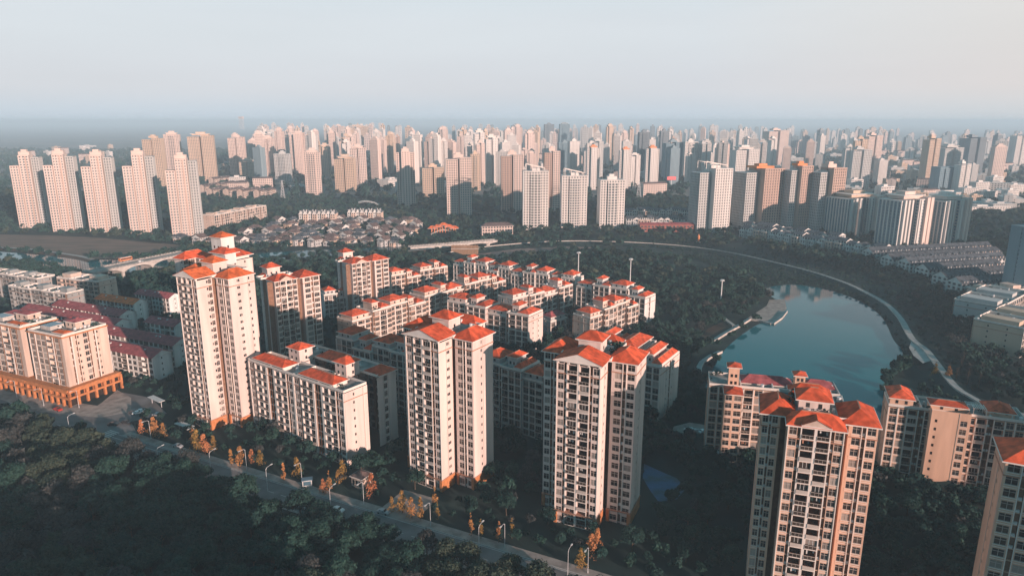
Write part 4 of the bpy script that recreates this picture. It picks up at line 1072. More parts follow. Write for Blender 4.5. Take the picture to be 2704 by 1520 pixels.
flat('paved_plaza', [D(*p) for p in ((2293, 862), (2320, 880), (2350, 915), (2320, 925), (2296, 905), (2285, 885))], 2.61, PATHM)
WALKS = []
for nm, pts in (('lake_walk', ((215, 860), (330, 790), (430, 735), (510, 685), (600, 700), (680, 722), (740, 680), (780, 630))), ('lake_walk', ((130, 1095), (128, 1050), (150, 1010), (215, 965), (290, 930))), ('lake_walk', ((300, 665), (350, 705), (400, 740)))):
    pl = [un(1800+x/2.85, 600+y/2.85, .8) for x, y in pts]
    WALKS.append(pl); ribbon(nm, pl, 2.4, .8, PATHM)
    rw = MB()
    for i in range(len(pl)-1):
        dx, dy = pl[i+1][0]-pl[i][0], pl[i+1][1]-pl[i][1]; l = math.hypot(dx, dy)
        rw.bar((pl[i][0]+dy/l*1.3, pl[i][1]-dx/l*1.3, .6), (pl[i+1][0]+dy/l*1.3, pl[i+1][1]-dx/l*1.3, .6), .35, 1.3, CONC)
    kind(rw.build('lake_wall'), 'structure')
flat('lake_terrace', [un(1800+x/2.85, 600+y/2.85) for x, y in ((500, 680), (640, 590), (660, 545), (775, 540), (790, 610), (760, 660), (680, 712))], .06, PAVE)
flat('bare_earth', [un(1800+x/2.85, 600+y/2.85) for x, y in ((120, 850), (200, 760), (330, 700), (390, 740), (300, 800), (200, 860))], .05, SOIL)
flat('play_court', [un(1200+x/2.896, 1020+y/2.896) for x, y in ((1450, 590), (1560, 640), (1700, 700), (1770, 780), (1700, 860), (1560, 880), (1500, 800), (1440, 700))], .03, BLUEC)
flat('parking_yard', [un(1800+x/2.85, 1020+y/2.85) for x, y in ((-60, 300), (60, 270), (190, 290), (200, 350), (60, 360), (-70, 330))], .03, PAVE)

# road along the estate
RA, RB = Vector(un(807, 1296)), Vector(un(1542, 1520)); RD = (RB-RA).normalized(); RN = Vector((RD.y, -RD.x))     # RN points to the near side
def road_pt(t, o): p = RA+RD*t+RN*o; return (p.x, p.y)
def strip(name, t0, t1, o0, o1, z, mat): return flat(name, [road_pt(t0, o0), road_pt(t0, o1), road_pt(t1, o1), road_pt(t1, o0)], z, mat)
strip('road', -420, 230, 0, 11.5, .012, ASPH)
flat('road_junction', [D(*p) for p in ((-60, 962), (110, 1006), (240, 1022), (300, 985), (380, 1000), (420, 1040), (330, 1060), (345, 1090), (430, 1118), (330, 1135), (180, 1090), (-60, 1045))], .020, ASPH)
flat('forecourt', [D(*p) for p in ((-60, 950), (115, 1000), (246, 1020), (295, 980), (330, 1000), (330, 1035), (250, 1050), (100, 1035), (-60, 985))], .030, PAVE)
mk = MB()
def line(t0, t1, o, wd=.16, z=.034):
    a, e, c, d_ = road_pt(t0, o-wd/2), road_pt(t0, o+wd/2), road_pt(t1, o+wd/2), road_pt(t1, o-wd/2); mk.poly([(*a, z), (*e, z), (*c, z), (*d_, z)], PAINT)
for t in range(-180, 220, 6): line(t, t+3., 5.7, .18)
line(-100, 230, .35, .18); line(-100, 230, 11.1, .18); line(-100, -70, 5.4, .2); line(-100, -70, 2.9, .2); line(-100, -70, 8.4, .2)
kind(mk.build('road_markings'), 'structure')
def crosswalk(t, o0, o1, wd):
    b = MB()
    for k in range(int((o1-o0)/1.1)):
        o = o0+k*1.1; q = [road_pt(t, o), road_pt(t, o+.55), road_pt(t+wd, o+.55), road_pt(t+wd, o)]; b.poly([(x, y, .042) for x, y in q], PAINT)
    kind(b.build('crosswalk'), 'structure')
crosswalk(-107, -1, 11.8, 6.); crosswalk(-176, 1, 13, 6.)
def kerb(t0, t1, o, w_=.3, h=.14):
    b = MB(); a, e = road_pt(t0, o), road_pt(t1, o); b.bar((*a, h/2), (*e, h/2), w_, h, KERB); kind(b.build('kerb'), 'structure')
kerb(-98, 30, -.2); kerb(44, 230, -.2); kerb(-98, 230, 11.7)
strip('pavement', -98, 30, -3.6, -.36, .11, PAVE); strip('pavement', 44, 230, -3.6, -.36, .11, PAVE)
strip('gate_drive', 30, 44, -16, .3, .024, PAVE)
# ------------------------------------------------------------------ bridges
def bridge(label, a, e, w_, z, piers, mat, haunch=3.2, yp=False):
    L = math.dist(a, e); ang = math.atan2(e[1]-a[1], e[0]-a[0])
    root = thing('bridge', label, 'bridge', (*a, 0), ang); foot((*a, ang), 0, L, -w_/2, w_/2, 1.)
    d = MB(); d.box(0, L, -w_/2, w_/2, z-.6, z, mat, top=PAVE)
    d.box(0, L, -w_/2+1.6, -w_/2+1.7, z+.004, z+.012, PAINT); d.box(0, L, -.1, .1, z+.004, z+.012, PAINT)
    d.build('deck', root)
    for y in (-w_/2, w_/2-.35):
        r = MB(); r.box(0, L, y-.01, y+.36, z+.003, z+.5, mat)
        for k in range(int(L/3)): r.box(k*3., k*3.+.3, y, y+.3, z+.5, z+1.1, mat)
        r.box(0, L, y, y+.33, z+1.1, z+1.25, mat); r.build('parapet', root)
    for y in (-w_/2+.4, w_/2-1.2):
        g = MB(); n = 60; pts = []
        for k in range(n+1):
            x = L*k/n; dd = min([abs(x-p*L) for p in piers]+[1e9]); span = L/(len(piers)+1)/2
            pts.append((x, z-.61-.7-haunch*max(0, 1-dd/span)**2))
        for k in range(n):
            (x0, z0), (x1, z1) = pts[k], pts[k+1]
            for yy in (y, y+.8): g.poly([(x0, yy, z0), (x1, yy, z1), (x1, yy, z-.6), (x0, yy, z-.6)], mat)
            g.poly([(x0, y, z0), (x0, y+.8, z0), (x1, y+.8, z1), (x1, y, z1)], mat)
        g.build('arch_rib', root)
    for p in piers:
        q = MB()
        if yp:
            q.bar((p*L, 0, -.2), (p*L, 0, z-3.), w_*.5, 1.6, mat)
            q.bar((p*L, -1, z-3.), (p*L, -w_*.45, z-.7), 1.4, 1.2, mat); q.bar((p*L, 1, z-3.), (p*L, w_*.45, z-.7), 1.4, 1.2, mat)
        else: q.box(p*L-1.1, p*L+1.1, -w_*.42, w_*.42, -.3, z-2.2, mat)
        q.build('pier', root)
    return root
bridge('pale arched road bridge over the river behind the maroon rows', D(222, 684, 9), D(470, 634, 9), 15., 9., (.27, .56, .84), CONC)
bridge('low pale footbridge joining the arc path at the river bend', D(1030, 622, 7), D(1248, 604, 7), 7., 7., (.3, .62, .9), CONC, 1.6, True)
bus = thing('bus', 'orange red bus crossing the arched bridge', 'bus', (*D(316, 656, 9.), 9.02), math.atan2(D(470, 634, 9)[1]-D(222, 684, 9)[1], D(470, 634, 9)[0]-D(222, 684, 9)[0]))
b = MB(); b.box(-5.5, 5.5, -1.25, 1.25, .4, 3.1, FARW['orange']); b.box(-5.2, 5.2, -1.0, 1.0, 3.1, 3.3, ACM); b.build('body', bus)
for x in (-3.5, 3.2):
    for y in (-1.1, 1.1):
        q = MB(); q.tube([(x, y-.15, .45), (x, y+.15, .45)], [.45, .45], 10, METALD); q.build('wheel', bus)
for y in (-1.27, 1.27):
    q = MB(); q.box(-5.1, 5.1, y-.012, y+.012, 1.5, 2.6, GL[0]); q.build('window', bus)
pa, pe = un(1192, 672), un(1264, 672)
root = thing('pile_wall', 'brown timber pile wall under the river footbridge', 'wall', (*pa, 0), math.atan2(pe[1]-pa[1], pe[0]-pa[0]))
L0 = math.dist(pa, pe); FOOT.append((pa[0]+L0/2, pa[1]-16, 0, L0/2+4, 18)); b = MB(); TIMB = pmat('timber', (.34, .21, .13), .9, .3, 1., (3, 3, .2))
for k in range(int(L0/1.)): b.box(k, k+.86, -.3, .3, 0, 9.+.25*((k*7) % 3), TIMB)
b.build('pile_row', root); b = MB(); b.box(-.3, L0+.3, -.6, -.31, 5.4, 5.9, CONC); b.build('waling', root)
pg0, pg1 = un(1139, 620), un(1205, 620); L0 = math.dist(pg0, pg1)
root = thing('roofed_bridge', 'orange roofed covered bridge on a low white arch among far trees', 'bridge', (*pg0, 0), math.atan2(pg1[1]-pg0[1], pg1[0]-pg0[0]))
b = MB()
for k in range(16):
    t0, t1 = k/16, (k+1)/16; za, zb = 5*math.sin(math.pi*t0), 5*math.sin(math.pi*t1)
    b.bar((L0*t0, 0, za+1), (L0*t1, 0, zb+1), 6, 1.2, CONC)
b.build('arch', root); r = MB()
for t, h_ in ((.08, 7.5), (.3, 9.), (.52, 11.), (.74, 9.), (.94, 7.5)): r.hip(L0*t-5, L0*t+3.6, -3, 3, h_, 2.6, TILEO, .8)
r.build('roof', root); b = MB()
for t in (.03, .14, .25, .36, .46, .58, .69, .8, .9, .97):
    for y in (-2.8, 2.8): b.box(L0*t-.3, L0*t+.3, y-.3, y+.3, 3, 9 if .4 < t < .6 else 7.6, FARW['orange'])
b.build('colonnade', root)
ac0, ac1 = un(926, 543), un(1002, 541); L0 = math.dist(ac0, ac1)
root = thing('arch_canopy', 'shallow white arched canopy in the dark trees', 'canopy', (*ac0, 0), math.atan2(ac1[1]-ac0[1], ac1[0]-ac0[0]))
b = MB(); b.tube([(L0*t/20, 0, 1+5.5*math.sin(math.pi*t/20)) for t in range(21)], [.6]*21, 6, ACM); b.build('rear_rib', root)
b = MB()
for k in range(20):
    t0, t1 = k/20, (k+1)/20; b.bar((L0*t0, -8, 1+5.5*math.sin(math.pi*t0)), (L0*t1, -8, 1+5.5*math.sin(math.pi*t1)), 14, .4, CONC)
b.build('canopy_roof', root)

# ------------------------------------------------------------------ masts, lamps, vehicles, small things
def mast(label, x, y, yt):
    X, Y = un(x, y); h = hgt(Y, yt); root = thing('floodlight_mast', label, 'floodlight mast', (X, Y, 0), R(-20), 'tall white masts in the park')
    b = MB(); b.tube([(0, 0, 0), (0, 0, h)], [.5, .32], 12, METAL); b.build('pole', root)
    b = MB(); b.tube([(0, 0, h), (0, 0, h+.6)], [1.2, 1.2], 12, METAL); b.build('lamp_ring', root)
    for a in range(6):
        q = MB(); c, s = math.cos(a*1.047), math.sin(a*1.047); q.box(c*1.4-.3, c*1.4+.3, s*1.4-.3, s*1.4+.3, h-.5, h+.3, METAL); q.build('floodlight', root)
mast('white floodlight mast behind the pillared blocks, westernmost of three', 1526, 752, 667)
mast('white floodlight mast between the other two in the dark park', 1663, 755, 684)
mast('white floodlight mast closest to the lake in the dark park', 1903, 796, 740)
def lattice(label, x, y, yt, w0=6):
    X, Y = un(x, y); h = hgt(Y, yt); root = thing('lattice_mast', label, 'mast', (X, Y, 0)); b = MB(); n = 7
    for k in range(n):
        a, e = w0/2*(1-k/n*.85), w0/2*(1-(k+1)/n*.85); z0, z1 = h*k/n, h*(k+1)/n; P = [(a, a), (-a, a), (-a, -a), (a, -a)]; Q = [(e, e), (-e, e), (-e, -e), (e, -e)]
        for i in range(4):
            j = (i+1) % 4; b.bar((*P[i], z0), (*Q[i], z1), .28, .28, METAL); b.bar((*P[i], z0), (*Q[j], z1), .16, .16, METAL); b.bar((*Q[i], z1), (*Q[j], z1), .16, .16, METAL)
    b.build('lattice', root); b = MB()
    for z in (.72, .85, .96): b.bar((-w0*.8, 0, h*z), (w0*.8, 0, h*z), .25, .25, METAL)
    b.build('crossarm', root)
lattice('pale lattice power mast before the grey rounded block', 748, 530, 476); lattice('pale lattice power mast on the dark lawn', 1686, 528, 480, 8)
X, Y = un(1772, 492); z0, z1 = hgt(Y, 475), hgt(Y, 466); w_ = 24/F*(Y+25)
root = thing('billboard', 'small plain pink billboard on one post below the blue glass slab', 'billboard', (X, Y, 0), R(10))
b = MB(); b.box(-w_/2, w_/2, -.6, .6, z0, z1, pmat('board_pink', (.80, .16, .16), .6, .05)); b.build('panel', root); b = MB(); b.tube([(0, 0, 0), (0, 0, z0)], [.9, .9], 8, METAL); b.build('post', root)
X, Y = un(1844, 640); h_ = hgt(Y, 618)
root = thing('orange_pillar', 'slim orange monument pillar near the arc path', 'monument', (X, Y, 0)); b = MB(); b.tube([(0, 0, 0), (0, 0, 1.5), (0, 0, h_*.7), (0, 0, h_)], [1.6, 1.1, 1.4, .2], 8, FARW['orange']); b.build('shaft', root)
b = MB(); b.box(-2, 2, -2, 2, 0, .8, CONC); b.build('base', root)

def lamp_parts(root, h=8.2, arm=2.2):
    b = MB(); b.tube([(0, 0, 0), (0, 0, .8), (0, 0, .81), (0, 0, h)], [.14, .14, .09, .06], 8, METAL); b.build('pole', root)
    b = MB(); b.tube([(0, 0, h-.3), (0, -.5, h+.35), (0, -arm, h+.55)], [.07, .06, .05], 6, METAL); b.build('arm', root)
    b = MB(); b.box(-.2, .2, -arm-.85, -arm+.05, h+.47, h+.64, ACM); b.build('lamp_head', root)
lp = None
ra = math.atan2(RD.y, RD.x)
LAMPS = [(186, 1149, 1, 'by the wood facing the junction'), (421, 1239, 1, 'beside the small white signal box'), (558, 1250, 1, 'at the wood edge below the orange tree cluster'), (707, 1294, 1, 'at the wood edge below the lone orange cypress'),
         (874, 1350, 1, 'beside the two parked white cars'), (1265, 1455, 1, 'at the lower wood edge far from any car'), (1499, 1522, 1, 'where the road leaves the picture'),
         (399, 1160, 0, 'among the first orange trees after the crosswalk'), (518, 1180, 0, 'before the first tower with orange trees below'), (652, 1240, 0, 'between four glowing orange trees'), (798, 1278, 0, 'next to the blue and white kiosk'),
         (961, 1331, 0, 'at the gate by the guard hut'), (1137, 1388, 0, 'beside the tall sparse orange tree'), (1333, 1446, 0, 'between two thin orange saplings'), (1552, 1512, 0, 'under the last orange trees of the row'),
         (45, 1049, 2, 'before the orange shop arcade, farthest from the corner'), (116, 1071, 2, 'before the orange shop arcade, second from the corner'), (209, 1076, 2, 'at the corner of the orange shop arcade')]
for x, y, sd_, lab in LAMPS:
    X, Y = un(x, y); ang = ra+(math.pi if sd_ == 1 else 0)
    if lp is None:
        lp = thing('street_lamp', f'pale street lamp {lab}', 'street lamp', (X, Y, 0), ang, 'street lamps along the road'); lamp_parts(lp)
    else: dup(lp, (X, Y, 0), ang, f'pale street lamp {lab}')
def car_parts(root, paint):
    L_, W_ = 4.4, 1.8; prof = [(-2.2, .35), (-2.2, .8), (-1.95, .95), (-1.5, 1.0), (-1.1, 1.42), (.35, 1.45), (1.0, .98), (1.9, .86), (2.2, .65), (2.2, .35)]
    b = MB(); w_ = W_/2
    for sgn in (-1, 1):
        pts = [(x, sgn*(w_-(.18 if z > 1.1 else 0)), z) for x, z in prof]; b.poly(pts if sgn < 0 else pts[::-1], paint)
    for i in range(len(prof)):
        (x0, z0), (x1, z1) = prof[i], prof[(i+1) % len(prof)]; a0 = w_-(.18 if z0 > 1.1 else 0); a1 = w_-(.18 if z1 > 1.1 else 0)
        b.poly([(x0, -a0, z0), (x1, -a1, z1), (x1, a1, z1), (x0, a0, z0)], paint)
    b.build('body', root)
    for pts in ([(.42, -.66, 1.43), (.98, -.78, 1.0), (.98, .78, 1.0), (.42, .66, 1.43)], [(-1.14, .66, 1.41), (-1.47, .78, 1.03), (-1.47, -.78, 1.03), (-1.14, -.66, 1.41)]):
        q = MB(); q.poly([(x+(.02 if x > 0 else -.02), y, z+.02) for x, y, z in pts], GL[0]); q.build('windscreen', root)
    for s in (-1, 1):
        q = MB(); pts = [(-1.2, s*.885, 1.03), (.75, s*.885, 1.03), (.3, s*.745, 1.38), (-1.0, s*.745, 1.38)]; q.poly(pts, GL[0]); q.build('side_window', root)
    for x in (-1.35, 1.35):
        for s in (-1, 1):
            q = MB(); q.tube([(x, s*.92, .33), (x, s*.7, .33)], [.33, .33], 12, METALD); q.build('wheel', root)
CP_ = {'white': pmat('car_white', (.80, .80, .80), .3, .02, spec=.5), 'dark': pmat('car_dark', (.03, .032, .036), .3, .02, spec=.5), 'silver': pmat('car_silver', (.42, .43, .45), .3, .02, spec=.5), 'red': pmat('car_red', (.5, .04, .03), .3, .02, spec=.5)}
CARS = {}
def car(x, y, ang, c, lab, z=.03):
    X, Y = un(x, y, z)
    if c not in CARS: CARS[c] = thing('parked_car', lab, 'car', (X, Y, z), ang, 'cars on and by the road'); car_parts(CARS[c], CP_[c])
    else: dup(CARS[c], (X, Y, z), ang, lab)
car(797, 1339, ra, 'white', 'white car at the wood edge with no lamp beside it'); car(893, 1348, ra, 'white', 'white car parked under a curved street lamp'); car(826, 1345, ra, 'dark', 'dark car between the two white cars at the wood edge')
car(364, 1092, ra+.9, 'white', 'white car nose out in the yard beside the pink corner block'); car(374, 1087, ra+.9, 'white', 'second white car parked in the yard by the pink corner block'); car(355, 1089, ra+.9, 'dark', 'dark car parked against the white ones in the yard')
car(417, 1097, ra+.3, 'silver', 'silver car alone at the yard entrance'); car(335, 1117, ra+.2, 'dark', 'dark car turning at the junction'); car(300, 1122, ra+.5, 'dark', 'dark car waiting behind the turning one'); car(153, 1083, ra, 'red', 'small red car before the orange shop arcade')
car(1905, 1195, .3, 'white', 'white car parked below the slim roof turret'); car(1012, 1354, ra+.1, 'silver', 'silver car just past the estate gate'); car(470, 1180, ra, 'silver', 'silver car driving beyond the crosswalk'); car(372, 692, 0, 'white', 'white car on the arched bridge behind the bus', 9.02)
for k, (x, y) in enumerate(((1820, 1136), (1838, 1140), (1856, 1141), (1872, 1137))): car(x, y, .3+.1*k, 'silver' if k % 2 else 'white', ('white car at the end of the yard below the lake block', 'silver car beside the end car in the lake block yard', 'white car between two silver cars in the lake block yard', 'silver car nearest the turret in the lake block yard')[k])
X, Y = un(955, 1278)
root = thing('guard_hut', 'small pink guard hut with orange hipped cap and arched openings', 'gatehouse', (X, Y, 0), R(-30)); FOOT.append((X, Y, 0, 5, 5))
b = MB(); b.box(-2.4, 2.4, -2.4, 2.4, 0, 3.6, WALLP); b.build('wall', root); b = MB(); b.hip(-2.4, 2.4, -2.4, 2.4, 3.61, 1.5, TILEB, .5); b.build('roof', root)
for k in range(3):
    q = MB(); x = -1.5+k*1.5; q.poly([(x-.45, -2.42, .6), (x+.45, -2.42, .6), (x+.45, -2.42, 2.2), (x+.3, -2.42, 2.6), (x, -2.42, 2.8), (x-.3, -2.42, 2.6), (x-.45, -2.42, 2.2)], GL[0]); q.build('window', root)
X, Y = un(812, 1282)
root = thing('kiosk', 'small white kiosk with blue striped panel by the street lamp', 'kiosk', (X, Y, 0), R(15)); FOOT.append((X, Y, 0, 4, 4))
b = MB(); b.box(-1.6, 1.6, -.9, .9, 0, 2.6, ACM); b.build('wall', root); b = MB(); b.box(-1.9, 1.9, -1.2, 1.2, 2.61, 2.85, GLB); b.build('roof', root); b = MB(); b.box(-1.3, 1.3, -.95, -.91, .7, 2.2, GLB); b.build('panel', root)
for lab, x0, y0, x1, y1 in (('long white canopy in the trees beside the car yard', 397, 1046, 428, 1060), ('white canopy at the foot of the tallest tower', 468, 1115, 506, 1128)):
    a, e = un(x0, y0, 3), un(x1, y1, 3); L0 = math.dist(a, e)
    root = thing('canopy', lab, 'canopy', (*a, 0), math.atan2(e[1]-a[1], e[0]-a[0])); b = MB(); b.box(0, L0, -1.4, 1.4, 3, 3.2, ACM); b.build('canopy_roof', root)
    for t in (.1, .9):
        q = MB(); q.box(L0*t-.1, L0*t+.1, -.1, .1, 0, 2.99, METAL); q.build('post', root)
X, Y = un(424, 1241)
root = thing('signal_box', 'small white signal cabinet at the wood edge', 'cabinet', (X, Y, 0), ra); b = MB(); b.box(-.6, .6, -.35, .35, .15, 1.9, ACM); b.build('cabinet', root); b = MB(); b.box(-.7, .7, -.45, .45, 0, .14, CONC); b.build('base', root)
# ------------------------------------------------------------------ trees
def leaf_cloud(n, r, h, z0, size, seed, shape='round', clumps=14):
    """n leaf triangles in clumps through an uneven crown; returns (n,3,3)"""
    g = np.random.default_rng(seed)
    if shape == 'cone':
        t = g.random(clumps); cz = z0+h*t; rr = r*(1-t)**.8*.8+.15; a = g.random(clumps)*6.283
        cc = np.stack([np.cos(a)*rr*g.random(clumps)**.5, np.sin(a)*rr*g.random(clumps)**.5, cz], 1); cr = .25*r+.45*r*(1-t)
    else:
        d = g.normal(size=(clumps, 3)); d /= np.linalg.norm(d, axis=1)[:, None]; d[:, 2] = np.abs(d[:, 2])*1.1-.25
        k = g.uniform(.5, .85, clumps)[:, None]
        cc = d*k*np.array([r, r, h*.55])+np.array([0, 0, z0+h*.45]); cr = r*g.uniform(.28, .5, clumps)
    i = g.integers(0, clumps, n); d = g.normal(size=(n, 3)); d /= np.linalg.norm(d, axis=1)[:, None]
    c = cc[i]+d*cr[i][:, None]*g.uniform(.55, 1.05, n)[:, None]*np.array([1, 1, .8])
    nrm = d*.9+g.normal(size=(n, 3))*.55; nrm[:, 2] += .35; nrm /= np.linalg.norm(nrm, axis=1)[:, None]
    u = np.cross(nrm, g.normal(size=(n, 3))); u /= np.linalg.norm(u, axis=1)[:, None]; v = np.cross(nrm, u)
    s = size*g.uniform(.6, 1.3, n)[:, None]
    return np.stack([c+u*s, c-u*s*.5+v*s*.8, c-u*s*.5-v*s*.8], 1).astype(np.float32)
def tri_mesh(name, T, mats, mi=None):
    me = bpy.data.meshes.new(name); n = len(T)
    me.vertices.add(n*3); me.loops.add(n*3); me.polygons.add(n)
    me.vertices.foreach_set('co', T.reshape(-1)); me.loops.foreach_set('vertex_index', np.arange(n*3, dtype=np.int32))
    me.polygons.foreach_set('loop_start', np.arange(0, n*3, 3, dtype=np.int32))
    for m in mats: me.materials.append(m)
    if mi is not None: me.polygons.foreach_set('material_index', mi.astype(np.int32))
    me.update(calc_edges=True); return me
def trunk_mesh(h, r, seed):
    g = random.Random(seed); b = MB()
    top = (g.uniform(-.3, .3), g.uniform(-.3, .3), h)
    b.tube([(0, 0, -.1), (0, 0, .3), (top[0]*.4, top[1]*.4, h*.5), top], [r*1.5, r, r*.8, r*.35], 7, BARK)
    for k in range(5):
        a = k*1.256+g.uniform(-.4, .4); z = h*g.uniform(.4, .75); l = h*g.uniform(.3, .5)
        b.tube([(0, 0, z), (math.cos(a)*l*.5, math.sin(a)*l*.5, z+l*.35), (math.cos(a)*l, math.sin(a)*l, z+l*.75)], [r*.5, r*.32, r*.1], 5, BARK)
    return b.mesh('trunk')
NK = 8; CROWN, TRUNK = [], []
LK = [0, 0, 1, 0, 1, 2, 3, 2]
for k in range(NK):
    r_, h_ = 3.2+.25*(k % 3), 5.2+.5*(k % 4)
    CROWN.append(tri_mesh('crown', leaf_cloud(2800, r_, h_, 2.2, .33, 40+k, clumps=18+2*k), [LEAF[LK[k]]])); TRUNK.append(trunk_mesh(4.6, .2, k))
KNAME = ['dark green', 'deep green', 'olive', 'dusky brownish']
MID = [leaf_cloud(430, 3.3, 5.6, 2.0, .72, 80+k, clumps=14) for k in range(6)]
FARL = [leaf_cloud(64, 3.5, 5.2, 1.2, 1.9, 90+k, clumps=7) for k in range(6)]
def inpoly(x, y, poly):
    P = np.array(poly); x = np.asarray(x); y = np.asarray(y); c = np.zeros(x.shape, bool); j = len(P)-1
    for i in range(len(P)):
        q = ((P[i, 1] > y) != (P[j, 1] > y)) & (x < (P[j, 0]-P[i, 0])*(y-P[i, 1])/(P[j, 1]-P[i, 1]+1e-12)+P[i, 0]); c ^= q; j = i
    return c
def near_line(x, y, pts, w):
    m = np.zeros(x.shape, bool)
    for (ax, ay), (bx, by) in zip(pts[:-1], pts[1:]):
        dx, dy = bx-ax, by-ay; t = np.clip(((x-ax)*dx+(y-ay)*dy)/(dx*dx+dy*dy+1e-9), 0, 1); m |= (x-ax-t*dx)**2+(y-ay-t*dy)**2 < w*w
    return m
def DP(*p): return [D(*q) for q in p]
BANK = DP((1450, 618), (1650, 626), (1850, 652), (2040, 700), (2180, 755), (2265, 830), (2290, 880), (2270, 905), (2235, 830), (2180, 775), (2080, 735), (1990, 718), (1920, 722), (1880, 690), (1750, 655), (1600, 640), (1450, 632))
CLEAR = [DP((1190, 640), (1300, 626), (1420, 620), (1500, 622), (1420, 634), (1330, 644), (1230, 650)), LAKE, RIVER, DRY, DP((-60, 950), (110, 1000), (240, 1016), (300, 975), (390, 995), (430, 1040), (350, 1060), (345, 1090), (300, 1120), (180, 1086), (-60, 1040)),
         [un(1200+x/2.896, 1020+y/2.896) for x, y in ((1440, 580), (1700, 690), (1770, 780), (1700, 860), (1560, 880), (1440, 700))], [un(1800+x/2.85, 1020+y/2.85) for x, y in ((-70, 270), (190, 270), (200, 360), (-70, 350))],
         [un(1800+x/2.85, 600+y/2.85) for x, y in ((500, 680), (660, 540), (790, 540), (790, 660), (680, 712))], [un(1800+x/2.85, 600+y/2.85) for x, y in ((130, 850), (330, 700), (400, 740), (200, 860))],
         [road_pt(-98, -3.8), road_pt(230, -3.8), road_pt(230, 12.2), road_pt(-98, 12.2)], [road_pt(28, -17), road_pt(46, -17), road_pt(46, 0), road_pt(28, 0)],
         BANK,
         DP((2240, 1010), (2245, 960), (2290, 930), (2340, 930), (2330, 985), (2300, 1010))]
def place(y0, y1, sp, jit=.38):
    ys = np.arange(y0, y1, sp); out = []
    for r_, yy in enumerate(ys):
        hw = (yy*CP+H*SP)*.775+18
        xs = np.arange(-hw, hw, sp)+(sp/2 if r_ % 2 else 0); out.append(np.stack([xs, np.full(xs.shape, yy)], 1))
    P = np.concatenate(out); P += nrg.normal(size=P.shape)*sp*jit*.6
    x, y = P[:, 0], P[:, 1]; bad = np.zeros(len(P), bool)
    for c in CLEAR: bad |= inpoly(x, y, c)
    bad |= near_line(x, y, PATHP, 4.4) | near_line(x, y, DIKE, 3) | near_line(x, y, QUAY, 3)
    for wk in WALKS: bad |= near_line(x, y, wk, 5.5)
    for fx, fy, a, hl, hd in FOOT:
        if fy > y1+120 or fy < y0-120: continue
        c, s = math.cos(a), math.sin(a); dx, dy = x-fx, y-fy; bad |= (np.abs(dx*c+dy*s) < hl+.6) & (np.abs(-dx*s+dy*c) < hd+.6)
    P = P[~bad]; q = [pix(a, b_, 4.) for a, b_ in P]
    keep = [i for i, (u, v) in enumerate(q) if -60 < u < 2770 and v < 1600]
    return P[keep]
nearP = np.concatenate([place(118, 330, 5.7), place(330, 480, 6.3)])
def side_of_road(x, y): return (Vector((x, y))-RA).dot(RN)
# bare patches of lawn inside the estate and the park
def lawn(x, y): return math.sin(x*.061+1.3)*math.sin(y*.049+.4)+.6*math.sin(x*.023-y*.031) > .78
items = []
for x, y in nearP:
    so_ = side_of_road(x, y); wood = so_ > 11.5
    if not wood and lawn(x, y) and rng.random() < .3: continue
    s_ = rng.uniform(.85, 1.35) if wood else rng.uniform(.6, 1.05)
    if -17 < so_ <= 0 and -98 < (Vector((x, y))-RA).dot(RD) < 230: s_ *= .62
    if not wood and -4.6 < so_ < 0: continue
    if near_line(np.array([x]), np.array([y]), PATHP, 13)[0]: s_ *= .45
    if x < -105 and y > 285 and not wood: s_ *= .62
    items.append((math.hypot(x, y, H)/s_, x, y, s_, wood))
items.sort()
NIND = 290
olive = lambda x, y: (math.sin(x*.045+2.)+math.sin(y*.06-.7)+.8*math.sin(x*.11+y*.09))
restT = []
for i, (_, x, y, s_, wood) in enumerate(items):
    o_ = olive(x, y)
    if wood: k = rng.choice((5, 7)) if o_ > .95 else 6 if o_ > .45 else rng.choice((0, 1, 2, 3, 4))
    else: k = rng.choice((0, 1, 2, 3, 4, 4, 2, 6))
    ang = rng.uniform(0, 6.28)
    if i < NIND:
        m = LK[k]; where = 'in the wood below the road' if wood else 'in the gardens around the red roofed towers'
        t = thing('broadleaf_tree', f'{KNAME[m]} leafy tree {where}', 'tree', (x, y, 0), ang, f'{KNAME[m]} trees {where}')
        t.scale = (s_, s_, s_*rng.uniform(.85, 1.15)); link('trunk', TRUNK[k], t); link('crown', CROWN[k], t)
    else: restT.append((x, y, s_, LK[k], ang))
def scatter(name, rows, lib, label):
    if not rows: return
    T, M = [], []
    for x, y, s_, m, a in rows:
        t = lib[rng.randrange(len(lib))]; c, s = math.cos(a)*s_, math.sin(a)*s_
        q = np.empty_like(t); q[..., 0] = t[..., 0]*c-t[..., 1]*s+x; q[..., 1] = t[..., 0]*s+t[..., 1]*c+y; q[..., 2] = t[..., 2]*s_*rng.uniform(.85, 1.15); T.append(q); M.append(np.full(len(t), m))
    o = link(name, tri_mesh(name, np.concatenate(T), LEAF, np.concatenate(M))); kind(o, 'stuff'); o['label'] = label
scatter('garden_trees', restT, MID, 'dark trees filling the estate gardens and the lake park')
rows = []
for x, y in place(480, 720, 7.4):
    if lawn(x*.7, y*.7) and rng.random() < .7: continue
    s_ = rng.uniform(.6, 1.15)*(.42 if near_line(np.array([x]), np.array([y]), PATHP, 14 if x < 130 else 34)[0] else 1)
    rows.append((x, y, s_, rng.choice((0, 0, 1, 1, 1, 2)), rng.uniform(0, 6.28)))
CLEAR.remove(BANK)
for x, y in place(330, 640, 3.6):
    if inpoly(np.array([x]), np.array([y]), BANK)[0] and rng.random() < .92: rows.append((x, y, rng.uniform(.16, .42), rng.choice((0, 1, 1)), rng.uniform(0, 6.28)))
CLEAR.append(BANK)
scatter('park_trees', rows, FARL, 'dark tree belt of the park and the river banks')
rows = []
